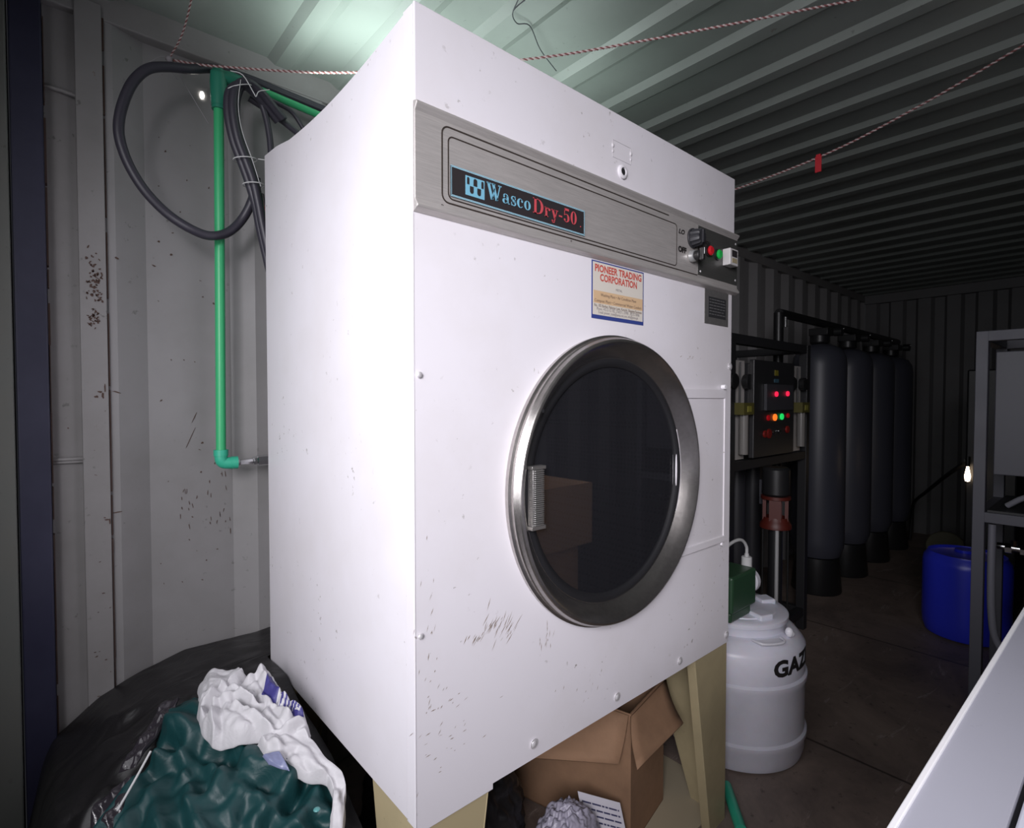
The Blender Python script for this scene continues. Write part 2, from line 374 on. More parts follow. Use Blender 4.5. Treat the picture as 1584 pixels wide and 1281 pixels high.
# square cover panel at the right of the door
mb = MB().box((1.28, Y0 - .004, .885), (1.545, Y0 - .0003, 1.345)).box((1.285, Y0 - .008, 1.318), (1.542, Y0 - .003, 1.345)).box((1.285, Y0 - .008, .885), (1.542, Y0 - .003, .905)).box((1.536, Y0 - .007, .885), (1.546, Y0 - .003, 1.345))
pn = mb.build('hinge_cover', WHITE, dryer, bevel=.0015)
MB().cyl((1.525, Y0 - .003, 1.352), .007, .012, 'Y', 12).build('hinge_knuckle', mat('glossy_white', (.82, .8, .83), .25), pn)
MB().cyl((1.528, Y0 - .003, .880), .005, .006, 'Y', 10).build('hinge_knuckle', mat('glossy_white2', (.82, .8, .83), .25), pn)
# bolts
BOLT = mat('bolt_zinc', (.78, .76, .78), .3, .5)
for x, z in ((.756, .598), (1.033, .595), (1.31, .593), (1.572, .590), (1.575, 1.415)):
    MB().sphere((x, Y0 - .001, z), .0085, 8, 0, (1, .55, 1)).cyl((x, Y0 - .001, z), .0105, .002, 'Y', 16).build('bolt', BOLT, dryer)
for x, z in ((.484, 1.357), (.484, .904), (.484, 1.80), (.484, 1.655)):
    MB().sphere((x, Y0 - .004, z), .0055, 6, 0, (1, .5, 1)).build('bolt', BOLT, dryer)
# lock and tag holder on the fascia
lkm = MB().lathe([(.016, 0), (.016, .004), (.0135, .006), (.0095, .006), (.009, .002), (.0001, .002)], 32, 0, Matrix.Translation((1.035, Y0 - .006, 1.850)) @ Matrix.Rotation(R(90), 4, 'X')).build('lock', WHITE, dryer)
MB().cyl((1.035, Y0 - .0085, 1.850), .0082, .0012, 'Y', 16).build('keyhole', BLACKP, lkm)
mb = MB()
for z in (1.876, 1.915): mb.box((1.0, Y0 - .0066, z - .0006), (1.068, Y0 - .0058, z + .0006))
for x in (1.0, 1.068):
    mb.box((x - .0006, Y0 - .0066, 1.876), (x + .0006, Y0 - .0058, 1.915))
    mb.sphere((x, Y0 - .006, 1.902), .0055, 6, 0, (.7, .6, 1)).sphere((x, Y0 - .006, 1.889), .004, 6, 0, (.7, .6, 1))
mb.build('tag_outline', mat('grey_outline', (.5, .48, .5), .4), dryer)

# ---- control panel: folded steel fascia
PZ0, PZ1 = 1.638, 1.812; PX0, PX1 = .4745, 1.603; YP = Y0 - .007
prof = [(Y0 - .0004, PZ1 + .006), (Y0 - .013, PZ1 + .002), (Y0 - .014, PZ1 - .002), (YP, PZ1 - .012), (YP, PZ0 + .016), (Y0 - .015, PZ0 + .004), (Y0 - .014, PZ0), (Y0 - .0004, PZ0 - .006)]
n = len(prof); mb = MB()
mb.add([(x, y, z) for x in (PX0, PX1) for y, z in prof], [(i, i+1, n+i+1, n+i) for i in range(n-1)] + [tuple(range(n)), tuple(range(2*n-1, n-1, -1)), (0, n, 2*n-1, n-1)])
cp = mb.build('control_panel', STEEL, dryer, bevel=.0015)
DSTEEL = brushed('dark_steel_plate', (.10, .10, .095), .38, (.6, 8, 14), metal=.5)
pl_ = MB().box((1.372, YP - .0022, 1.662), (1.598, YP - .0002, 1.797)).build('switch_plate', DSTEEL, cp, bevel=.0008)
mb = MB()
for x, z in ((1.386, 1.672), (1.386, 1.788), (1.587, 1.676), (1.587, 1.785)): MB().sphere((x, YP - .002, z), .0035, 6, 0, (1, .5, 1)).build('screw', BOLT, pl_)
# engraved double outline
def rr(x0, z0, x1, z1, r, k=6):
    pts = []
    for cx, cz, a0 in ((x1 - r, z1 - r, 0), (x0 + r, z1 - r, 90), (x0 + r, z0 + r, 180), (x1 - r, z0 + r, 270)):
        pts += [(cx + r*math.cos(R(a0 + 90*i/k)), cz + r*math.sin(R(a0 + 90*i/k))) for i in range(k+1)]
    return pts
def ribbon(mb, pts, w, y, closed=True, th=.0006):
    n = len(pts); vs = []
    for i in range(n):
        a = Vector(pts[(i-1) % n] if closed or i else pts[i]); b = Vector(pts[(i+1) % n] if closed or i < n-1 else pts[i])
        d = (b - a).normalized(); nn = Vector((-d.y, d.x)) * w / 2; p = Vector(pts[i])
        vs += [(p.x + nn.x, y, p.y + nn.y), (p.x - nn.x, y, p.y - nn.y), (p.x + nn.x, y + th, p.y + nn.y), (p.x - nn.x, y + th, p.y - nn.y)]
    fs = []
    for i in range(n if closed else n-1):
        j = (i+1) % n
        fs += [(4*i, 4*j, 4*j+1, 4*i+1), (4*i, 4*i+2, 4*j+2, 4*j), (4*i+1, 4*j+1, 4*j+3, 4*i+3)]
    mb.add(vs, fs)
mb = MB(); ribbon(mb, rr(.542, 1.668, 1.268, 1.777, .010), .0024, YP - .0006)
o_ = rr(.529, 1.661, 1.372, 1.794, .014); 
ribbon(mb, [(1.372, 1.660)] + [(.543, 1.660)] + [(.543 - .014*math.sin(R(a)), 1.674 - .014*math.cos(R(a))) for a in range(0, 91, 15)] + [(.529 + .014 - .014*math.cos(R(a)), 1.778 + .014*math.sin(R(a))) for a in range(0, 91, 15)] + [(1.23, 1.7925)], .0028, YP - .0006, closed=False)
mb.build('engraved_lines', ENGR, cp)

# ---- lettering
def text_mesh(s, size, loc, mat_, parent, name='lettering', width=None, align='LEFT', rot=(R(90), 0, 0), ext=.0002, shear=0, offset=0.0, spacing=1.0):
    cu = bpy.data.curves.new('txt', 'FONT'); cu.body = s; cu.size = size; cu.extrude = ext; cu.align_x = align; cu.shear = shear; cu.offset = offset; cu.space_character = spacing
    cu.resolution_u = 3
    t = bpy.data.objects.new('txt', cu); COL.objects.link(t); bpy.context.view_layer.update()
    me = bpy.data.meshes.new_from_object(t.evaluated_get(bpy.context.evaluated_depsgraph_get()))
    bpy.data.objects.remove(t)
    xs = [v.co.x for v in me.vertices]; w = max(xs) - min(xs)
    k = width / w if width else 1
    x_off = {'LEFT': min(xs), 'CENTER': (max(xs) + min(xs)) / 2, 'RIGHT': max(xs)}[align]
    Mr = Matrix.Translation(loc) @ Matrix(( (1,0,0,0),(0,0,-1,0),(0,1,0,0),(0,0,0,1))) if rot == (R(90), 0, 0) else Matrix.Translation(loc)
    for v in me.vertices: v.co = Mr @ Vector(((v.co.x - x_off) * k, v.co.y, v.co.z))
    me.materials.clear(); me.materials.append(mat_)
    o = bpy.data.objects.new(name, me); COL.objects.link(o)
    if parent: o.parent = parent; o.matrix_parent_inverse = Matrix.Translation(-world_loc(parent))
    return o

# badge
BADGE = mat('badge_dark', (.028, .024, .026), .35); BLU = mat('badge_blue', (.17, .40, .53), .4); REDL = mat('badge_red', (.50, .07, .085), .4); PALE = mat('badge_border', (.32, .55, .66), .4)
bx0, bx1, bz0, bz1 = .545, .899, 1.673, 1.727; yb = YP - .003
bd = MB().box((bx0, yb, bz0), (bx1, YP - .0002, bz1)).build('badge', BADGE, cp, bevel=.0006)
mb = MB(); ribbon(mb, [(bx0 + .0022, bz0 + .0022), (bx1 - .0022, bz0 + .0022), (bx1 - .0022, bz1 - .0022), (bx0 + .0022, bz1 - .0022)], .0012, yb - .0004)
ribbon(mb, [(bx0 + .0004, bz0 + .0004), (bx1 - .0004, bz0 + .0004), (bx1 - .0004, bz1 - .0004), (bx0 + .0004, bz1 - .0004)], .0010, yb - .0003)
mb.build('badge_border', PALE, bd)
# emblem: pale square with a doubled W of dark notches
ex0, ex1, ez0, ez1 = .577, .620, 1.6830, 1.7175
em = MB().box((ex0, yb - .0008, ez0), (ex1, yb - .0001, ez1)).build('emblem', BLU, bd)
mb = MB()
def slot(x, za, zb, w, up):
    k = 8; pts = []
    if up:   # open bar with rounded bottom
        pts = [(x - w, zb), (x - w, za + w)] + [(x - w*math.cos(math.pi*i/k), za + w - w*math.sin(math.pi*i/k)) for i in range(1, k)] + [(x + w, za + w), (x + w, zb)]
    else:
        pts = [(x + w, za), (x + w, zb - w)] + [(x + w*math.cos(math.pi*i/k), zb - w + w*math.sin(math.pi*i/k)) for i in range(1, k)] + [(x - w, zb - w), (x - w, za)]
    n = len(pts); mb.add([(p[0], yb - .0012, p[1]) for p in pts], [tuple(range(n))])
ew = ex1 - ex0; eh = ez1 - ez0
slot(ex0 + ew*.31, ez0 + eh*.12, ez0 + eh*.50, ew*.10, True); slot(ex0 + ew*.70, ez0 + eh*.12, ez0 + eh*.50, ew*.10, True)
slot(ex0 + ew*.125, ez0 + eh*.56, ez0 + eh*.93, ew*.062, False); slot(ex0 + ew*.50, ez0 + eh*.56, ez0 + eh*.95, ew*.10, False); slot(ex0 + ew*.88, ez0 + eh*.56, ez0 + eh*.93, ew*.062, False)
mb.build('emblem_notches', BADGE, em)
# slab-serif letters drawn from strokes; unit box: x-height .66, cap 1.0
def seg(mb, x0, y0, x1, y1, w, T):
    d = Vector((x1 - x0, y1 - y0)).normalized(); nn = Vector((-d.y, d.x)) * w / 2
    mb.add([T(x0 + nn.x, y0 + nn.y), T(x0 - nn.x, y0 - nn.y), T(x1 - nn.x, y1 - nn.y), T(x1 + nn.x, y1 + nn.y)], [(0, 1, 2, 3)])
def arc(mb, cx, cy, rx, ry, a0, a1, wf, T, k=28):
    vs = []
    for i in range(k + 1):
        t = R(a0 + (a1 - a0) * i / k); c, s = math.cos(t), math.sin(t); w = wf(t) / 2
        vs += [T(cx + (rx + w) * c, cy + (ry + w*.6) * s), T(cx + (rx - w) * c, cy + (ry - w*.6) * s)]
    mb.add(vs, [(2*i, 2*i+1, 2*i+3, 2*i+2) for i in range(k)])
thick = lambda t: .07 + .14 * abs(math.cos(t)) ** 1.3
def bar(mb, x0, x1, y0, y1, T): mb.add([T(x0, y0), T(x1, y0), T(x1, y1), T(x0, y1)], [(0, 1, 2, 3)])
def glyph(mb, ch, T):
    if ch == 'W':
        seg(mb, .14, .97, .42, .0, .20, T); seg(mb, .42, .0, .60, .72, .08, T); seg(mb, .50, .97, .78, .0, .20, T); seg(mb, .78, .0, 1.02, .97, .08, T)
        bar(mb, 0, .32, .93, 1, T); bar(mb, .38, .66, .93, 1, T); bar(mb, .88, 1.14, .93, 1, T); return 1.14
    if ch == 'a':
        seg(mb, .42, .08, .42, .50, .16, T); arc(mb, .27, .46, .16, .15, 0, 165, lambda t: .06 + .05*abs(math.cos(t)), T)
        arc(mb, .23, .17, .14, .14, 0, 360, lambda t: .06 + .11*max(0, -math.cos(t)), T); mb_dot(mb, .14, .44, .07, T); arc(mb, .52, .09, .06, .06, 180, 350, lambda t: .06, T); return .60
    if ch == 's':
        arc(mb, .24, .49, .15, .13, 30, 250, lambda t: .07 + .05*abs(math.cos(t)), T); seg(mb, .14, .41, .36, .25, .15, T); arc(mb, .24, .17, .15, .13, -150, 70, lambda t: .07 + .05*abs(math.cos(t)), T)
        bar(mb, .35, .41, .42, .64, T); bar(mb, .05, .11, .02, .24, T); return .46
    if ch == 'c':
        arc(mb, .29, .33, .20, .28, 45, 320, lambda t: .06 + .13*max(0, -math.cos(t)), T); mb_dot(mb, .42, .47, .08, T); return .52
    if ch == 'o':
        arc(mb, .29, .33, .19, .28, 0, 360, lambda t: .06 + .12*abs(math.cos(t)), T); return .58
    if ch == 'D':
        seg(mb, .20, 0, .20, 1, .19, T); bar(mb, .0, .45, .94, 1, T); bar(mb, .0, .45, 0, .06, T); arc(mb, .42, .5, .33, .455, -90, 90, lambda t: .07 + .15*abs(math.cos(t)), T); return .88
    if ch == 'r':
        seg(mb, .16, 0, .16, .64, .17, T); bar(mb, .02, .33, 0, .06, T); bar(mb, .02, .2, .59, .65, T); arc(mb, .35, .42, .14, .19, 80, 180, lambda t: .07, T); mb_dot(mb, .42, .52, .09, T); return .52
    if ch == 'y':
        seg(mb, .13, .62, .32, .04, .17, T); seg(mb, .50, .62, .27, -.16, .07, T); bar(mb, 0, .28, .58, .64, T); bar(mb, .38, .60, .58, .64, T); arc(mb, .18, -.16, .10, .10, 180, 350, lambda t: .07, T); mb_dot(mb, .10, -.14, .07, T); return .58
    if ch == '-': bar(mb, .03, .32, .27, .38, T); return .36
    if ch == '5':
        bar(mb, .10, .50, .84, 1, T); seg(mb, .12, .97, .10, .50, .06, T); arc(mb, .27, .33, .19, .27, 130, -130, lambda t: .07 + .12*max(0, math.cos(t)), T); mb_dot(mb, .12, .2, .08, T); return .58
    if ch == '0': arc(mb, .30, .5, .19, .44, 0, 360, lambda t: .06 + .13*abs(math.cos(t)), T); return .60
    return .3
def mb_dot(mb, x, y, r, T):
    mb.add([T(x + r*math.cos(2*math.pi*i/10), y + r*math.sin(2*math.pi*i/10)) for i in range(10)], [tuple(range(10))])
def word(s, x0, x1, z0, h, y, m, parent):
    tmp = MB(); w = 0
    for ch in s: w += glyph(tmp, ch, lambda a, b: (0, 0, 0)) + .06
    k = (x1 - x0) / w; mb = MB(); x = 0; c = 0
    for ch in s:
        T = lambda a, b, x=x, c=c: (x0 + (x + a) * k, y - .00002 * ((c % 3)), z0 + b * h)
        x += glyph(mb, ch, T) + .06; c += 1
    me = mb.build('lettering', m, parent); return me
word('Wasco', .6245, .7385, 1.6885, .030, yb - .0012, BLU, bd)
word('Dry-50', .7425, .8745, 1.6885, .030, yb - .0012, REDL, bd)
MB().cyl((.885, yb - .0001, 1.690), .0012, .0012, 'Y', 10).build('dot', REDL, bd)
text_mesh('B', .011, (.527, YP - .0008, 1.647), ENGR, cp, 'small_mark'); text_mesh('E', .009, (.857, YP - .0008, 1.650), ENGR, cp, 'small_mark')
# knobs and lamps
kb = MB().cyl((1.345, YP, 1.755), .027, .006, 'Y', 32, bev=.001)
M = Matrix.Translation((1.345, YP - .006, 1.755)) @ Matrix.Rotation(R(90), 4, 'X')
vs = []; n = 48
for h, rr_ in ((0, .024), (.022, .021), (.025, .018)):
    vs += [M @ Vector(((rr_ + .0012*math.cos(12*2*math.pi*i/n)) * math.cos(2*math.pi*i/n), (rr_ + .0012*math.cos(12*2*math.pi*i/n)) * math.sin(2*math.pi*i/n), h)) for i in range(n)]
kb.add(vs, [(j*n+i, j*n+(i+1) % n, (j+1)*n+(i+1) % n, (j+1)*n+i) for j in range(2) for i in range(n)] + [tuple(range(2*n, 3*n))])
kb.box((1.341, YP - .036, 1.738), (1.349, YP - .03, 1.772)).build('temperature_knob', mat('worn_black_plastic', (.018, .018, .022), .5), cp)
sw = MB().cyl((1.338, YP, 1.705), .016, .014, 'Y', 24, bev=.002).build('selector_switch', mat('switch_grey_collar', (.45, .46, .46), .3, .6), cp)
kn = MB().cyl((1.338, YP - .014, 1.705), .0125, .016, 'Y', 24, bev=.002).box((1.333, YP - .040, 1.690), (1.343, YP - .028, 1.722)).build('switch_knob', BLACKP, sw, bevel=.001)
MB().box((1.3372, YP - .0408, 1.705), (1.3388, YP - .0398, 1.722)).build('pointer', mat('white_mark', (.8, .8, .8), .5), kn)
def lamp(x, z, col, name, r=.0135):
    a = MB().cyl((x, YP - .002, z), r + .003, .004, 'Y', 24, bev=.001).build(name, BLACKP, cp)
    MB().cyl((x, YP - .006, z), r, .010, 'Y', 24, bev=.004).build('lens', col, a); return a
lamp(1.425, 1.735, mat('red_lens', (.42, .012, .02), .25, Emission_Color=(.6, .01, .02, 1), Emission_Strength=.12), 'red_indicator_lamp')
lamp(1.474, 1.733, mat('green_lens', (.01, .32, .06), .25, Emission_Color=(.01, .5, .06, 1), Emission_Strength=.10), 'green_indicator_lamp')
hm = MB().box((1.508, YP - .026, 1.708), (1.556, YP - .002, 1.756)).build('hour_meter', mat('clear_grey_case', (.52, .50, .50), .2), cp, bevel=.002)
MB().box((1.518, YP - .0268, 1.732), (1.549, YP - .0258, 1.751)).build('meter_window', BADGE, hm)
MB().box((1.519, YP - .0268, 1.715), (1.549, YP - .0258, 1.728)).build('meter_strip', mat('tan_strip', (.32, .27, .17), .5), hm)
text_mesh('LO', .017, (1.276, YP - .0008, 1.757), INK, cp, 'lettering', shear=.3, width=.030, offset=.0005)
text_mesh('OFF', .020, (1.275, YP - .0008, 1.709), INK, cp, 'lettering', width=.040, offset=.0011)
text_mesh('HIGH', .014, (1.402, YP - .0028, 1.752), INK, cp, 'lettering', width=.034, offset=.0006)
# paper sticker
sx0, sx1, sz0, sz1 = .934, 1.131, 1.499, 1.630; ysk = Y0 - .0008
st = MB().box((sx0, ysk, sz0), (sx1, Y0 - .0001, sz1)).build('supplier_sticker', mat('sticker_blue', (.035, .055, .22), .45), dryer)
MB().box((sx0 + .0035, ysk - .0003, sz0 + .009), (sx1 - .0035, ysk - .0001, sz1 - .003)).build('paper', mat('sticker_cream', (.60, .56, .50), .5), st)
MB().box((sx0 + .006, ysk - .0005, 1.5345), (sx1 - .0045, ysk - .0003, 1.563)).build('tan_band', mat('sticker_tan', (.58, .40, .24), .5), st)
SR = mat('sticker_red', (.48, .07, .05), .5); SK = mat('sticker_ink', (.12, .08, .06), .6); SG = mat('sticker_grey_ink', (.22, .20, .20), .6)
xm = (sx0 + sx1) / 2; yt = ysk - .0006
text_mesh('PIONEER TRADING', .0225, (xm, yt, 1.6065), SR, st, width=.176, align='CENTER', ext=.0001, offset=.0006)
text_mesh('CORPORATION', .0225, (xm, yt, 1.5865), SR, st, width=.140, align='CENTER', ext=.0001, offset=.0006)
text_mesh('METAL', .008, (xm, yt, 1.570), SG, st, width=.024, align='CENTER', ext=.0001)
text_mesh('Washing Plant • Air Condition Plant', .0095, (xm, yt, 1.5515), SK, st, width=.135, align='CENTER', ext=.0001)
text_mesh('Compost Plant • Commercial Water Coolers', .0095, (xm, yt, 1.5375), SK, st, width=.178, align='CENTER', ext=.0001)
text_mesh('No. 102 Barkat, Pakistan Lane, Karachi, Shipping Business', .0095, (xm, yt, 1.5265), SK, st, width=.180, align='CENTER', ext=.0001)
text_mesh('Phone: +92-21-52 782, 2760271, 33998 - 38272-78986', .0095, (xm, yt, 1.5190), SG, st, width=.162, align='CENTER', ext=.0001)
text_mesh('E-mail: pioneer_trade@samas.net.com, info@pione.pk', .0095, (xm, yt, 1.5115), SG, st, width=.150, align='CENTER', ext=.0001)
# rating plate
rpz = Y0 - .0015
rpl = MB().box((1.424, rpz, 1.533), (1.561, Y0 - .0001, 1.632)).build('rating_plate', brushed('plate_alu', (.17, .165, .16), .35, (3, 3, 3), metal=.4), dryer, bevel=.0006)
MB().box((1.444, rpz - .0006, 1.553), (1.545, rpz - .0001, 1.612)).build('plate_print', mat('plate_black', (.03, .03, .032), .4), rpl)
mb = MB()
for i in range(6):
    z = 1.604 - i * .0085
    x = 1.450
    while x < 1.53:
        w = random.uniform(.006, .02); mb.box((x, rpz - .0009, z), (min(x + w, 1.540), rpz - .0006, z + .0022)); x += w + .004
mb.build('plate_lines', mat('plate_text', (.14, .14, .14), .4), rpl)
# scratches near the lower middle of the front
mb = MB(); rnd = random.Random(11)
def streaks(n, cx, cz, sx_, sz_, ang, L=.02):
    for i in range(n):
        x, z = rnd.gauss(cx, sx_), rnd.gauss(cz, sz_); a = R(ang + rnd.uniform(-14, 14)); l = rnd.uniform(.3, 1) * L; w = rnd.uniform(.0003, .0009)
        d = Vector((math.cos(a), math.sin(a))); q = Vector((-d.y, d.x)) * w
        mb.add([(x, Y0 - .0005, z), (x + d.x*l*.5 + q.x, Y0 - .0005, z + d.y*l*.5 + q.y), (x + d.x*l, Y0 - .0005, z + d.y*l), (x + d.x*l*.5 - q.x, Y0 - .0005, z + d.y*l*.5 - q.y)], [(0, 1, 2, 3)])
streaks(16, .640, .868, .012, .012, 55, .030); streaks(22, .672, .855, .014, .012, 50, .034); streaks(12, .60, .86, .012, .008, 50, .022); streaks(14, .79, .80, .012, .014, 80, .02)
streaks(16, .53, .77, .03, .03, 45, .012); streaks(24, .55, .70, .05, .03, 10, .012); streaks(8, 1.35, 1.43, .02, .008, 20, .014); streaks(16, 1.54, .80, .02, .10, 60, .012)
streaks(10, 1.40, .72, .04, .04, 50, .014); streaks(10, .92, .69, .06, .03, 60, .012); streaks(18, .50, .86, .012, .10, 70, .016); streaks(14, .56, 1.87, .03, .03, 70, .006)
sc = mb.build('scratches', mat('scratch_brown', (.20, .14, .09), .7), dryer); tag(sc, kind='stuff')
# legs: folded olive plates, wide at the top and narrow at the floor
def leg(xo, xi_top, xi_bot, yf, yb_top, yb_bot, sgn):
    mb = MB(); t = .006; zt = ZB - .006
    # front plate
    mb.hexa([(xo, yf, 0), (xi_bot, yf, 0), (xi_top, yf, zt), (xo, yf, zt)], [(xo, yf + t*sgn, 0), (xi_bot, yf + t*sgn, 0), (xi_top, yf + t*sgn, zt), (xo, yf + t*sgn, zt)])
    # side plate
    d = t if xi_top > xo else -t
    mb.hexa([(xo, yf + t*sgn, 0), (xo, yb_bot, 0), (xo, yb_top, zt), (xo, yf + t*sgn, zt)], [(xo + d, yf + t*sgn, 0), (xo + d, yb_bot, 0), (xo + d, yb_top, zt), (xo + d, yf + t*sgn, zt)])
    # returned lip on the inner edge of the front plate
    mb.hexa([(xi_bot, yf, 0), (xi_bot + d*.5, yf, 0), (xi_top + d*.5, yf, zt), (xi_top, yf, zt)], [(xi_bot, yf + .028*sgn, 0), (xi_bot + d*.5, yf + .028*sgn, 0), (xi_top + d*.5, yf + .028*sgn, zt), (xi_top, yf + .028*sgn, zt)])
    return mb.build('leg', OLIVE, dryer, bevel=.0012)
leg(.482, .640, .560, Y0 + .006, .98, .88, 1); leg(1.588, 1.405, 1.500, Y0 + .006, 1.12, .92, 1)
leg(.482, .640, .560, Y1 - .006, 1.42, 1.52, -1); leg(1.580, 1.405, 1.500, Y1 - .006, 1.30, 1.48, -1)
for y in (Y1 - .035,): MB().box((.50, y - .015, ZB - .03), (1.57, y + .015, ZB - .002)).build('base_rail', DARKM, dryer)

# ------------------------------------------------------------------ water pipes on the left wall
pipe = thing('water_pipe', (.39, 1.74, 1.13), 'bright green plastic water pipe running down the ribbed left wall', 'water pipe')
MB().tube([(.3935, 1.74, 2.15), (.3865, 1.74, 1.15)], .0135, 16).build('vertical_run', GREENP, pipe)
MB().tube(spline([(.45, 1.742, 2.252), (.60, 1.742, 2.243), (.9, 1.742, 2.222)], 4), .011, 14).build('upper_run', GREENP, pipe)
mb = MB().tube([(.394, 1.74, 2.255), (.394, 1.74, 2.225), (.394, 1.74, 2.16)], [.021, .023, .020], 16).tube([(.394, 1.74, 2.162), (.394, 1.74, 2.150)], .019, 16).tube([(.394, 1.74, 2.245), (.43, 1.741, 2.252), (.455, 1.742, 2.252)], [.019, .019, .017], 14).cyl((.394, 1.74, 2.252), .015, .012)
mb.build('tee_fitting', TEALD, pipe)
mb = MB().tube(spline([(.3865, 1.74, 1.165), (.3868, 1.74, 1.142), (.392, 1.74, 1.131), (.405, 1.738, 1.128), (.428, 1.735, 1.128)], 4), .0175, 18).tube([(.3865, 1.74, 1.168), (.3865, 1.74, 1.150)], .0195, 18).tube([(.412, 1.737, 1.128), (.430, 1.735, 1.128)], .0185, 18)
mb.build('elbow', TEALP, pipe)
mb = MB().tube([(.430, 1.735, 1.128), (.436, 1.735, 1.128), (.437, 1.734, 1.128), (.470, 1.732, 1.129), (.472, 1.732, 1.129), (.482, 1.731, 1.130), (.484, 1.731, 1.130), (.56, 1.728, 1.131), (.66, 1.725, 1.131)], [.0125, .0125, .008, .010, .013, .013, .0165, .0165, .0165], 8)
mb.build('chrome_valve', CHROME, pipe)
# black hoses
h = MB().tube(spline([(0, 0, 0), (.474, 1.675, 1.96), (.468, 1.69, 1.90), (.445, 1.71, 1.842), (.407, 1.71, 1.796), (.36, 1.70, 1.774), (.316, 1.70, 1.781), (.261, 1.71, 1.813), (.211, 1.71, 1.861), (.177, 1.71, 1.917), (.158, 1.71, 1.976), (.156, 1.71, 2.027), (.169, 1.71, 2.089), (.19, 1.71, 2.143), (.222, 1.71, 2.185), (.267, 1.72, 2.212), (.322, 1.735, 2.235), (.389, 1.765, 2.276), (.475, 1.77, 2.286), (.568, 1.77, 2.282), (.80, 1.77, 2.27)][1:], 6), .0125, 14)
tag(h.build('hose', HOSEM), 'long black rubber hose looping in a wide circle on the left wall', 'hose')
b = thing('hose_bundle', (.41, 1.66, 1.71), 'thick tied bundle of dark hoses and wires hanging beside the green pipe', 'hose bundle')
bp1 = [(.551, 1.69, 2.154), (.479, 1.67, 2.203), (.445, 1.66, 2.208), (.423, 1.66, 2.193), (.410, 1.66, 2.158), (.409, 1.66, 2.106), (.421, 1.66, 2.04), (.442, 1.66, 1.983), (.459, 1.66, 1.935), (.472, 1.66, 1.874), (.482, 1.66, 1.817), (.495, 1.66, 1.754), (.509, 1.66, 1.69)]
off = [(-.010, .0), (.011, .004), (.0, -.012)]
for i, (dx, dy) in enumerate(off):
    MB().tube(spline([(x + dx * (1 if k < 9 else .5), y + dy, z + dx*.6 * (k < 4)) for k, (x, y, z) in enumerate(bp1)], 6), .0115, 12).build('strand', HOSEM, b)
MB().tube(spline([(.447, 1.68, 2.218), (.476, 1.68, 2.201), (.499, 1.68, 2.163), (.514, 1.68, 2.093), (.519, 1.68, 2.019), (.527, 1.68, 1.926)], 6), .009, 12).build('strand', HOSEM, b)
MB().tube(spline([(.464, 1.70, 2.192), (.527, 1.70, 2.171), (.595, 1.70, 2.14), (.683, 1.70, 2.093)], 6), .009, 12).build('strand', HOSEM, b)
MB().tube(spline([(.50, 1.72, 2.222), (.545, 1.72, 2.217), (.592, 1.72, 2.206), (.625, 1.72, 2.170), (.674, 1.72, 2.10)], 6), .007, 12).build('strand', HOSEM, b)
WR = mat('red_wire', (.30, .02, .03), .5); WB = mat('blue_wire', (.03, .06, .25), .5); WG = mat('green_wire', (.02, .18, .12), .5)
for i, m in enumerate((WR, WB, WG, WR, BLACKP, BLACKP)):
    MB().tube(spline([(.472 + .003*i, 1.655 + .003*(i % 2), 1.91), (.482 + .003*i, 1.652, 1.87 - .004*i), (.487 + .003*i, 1.650, 1.81), (.492 + .004*i, 1.652, 1.76), (.505 + .004*i, 1.66, 1.70)], 5), .0028, 6).build('wire', m, b)
def tie(c, rx, ry, tilt, tail):
    P = [Vector((c[0] + rx*math.cos(2*math.pi*i/20), c[1] + ry*math.sin(2*math.pi*i/20), c[2] + tilt*math.cos(2*math.pi*i/20))) for i in range(20)]
    mb = MB().tube(P, .0014, 6, closed=True)
    if tail: mb.tube(tail, .0013, 6)
    mb.build('tie', TIEM, b)
tie((.440, 1.655, 1.993), .031, .026, .006, [(.47, 1.64, 1.999), (.49, 1.63, 1.998), (.52, 1.63, 2.008)])
tie((.462, 1.655, 1.928), .029, .026, .004, None)
tie((.430, 1.66, 2.190), .034, .026, .016, spline([(.40, 1.635, 2.216), (.43, 1.63, 2.214), (.458, 1.63, 2.175), (.464, 1.63, 2.168), (.472, 1.63, 2.185), (.50, 1.63, 2.20)], 4))
MB().tube(spline([(.425, 1.632, 2.20), (.418, 1.632, 2.13), (.427, 1.632, 2.06), (.452, 1.632, 1.99), (.474, 1.632, 1.92)], 5), .0009, 5).build('string', TIEM, b)

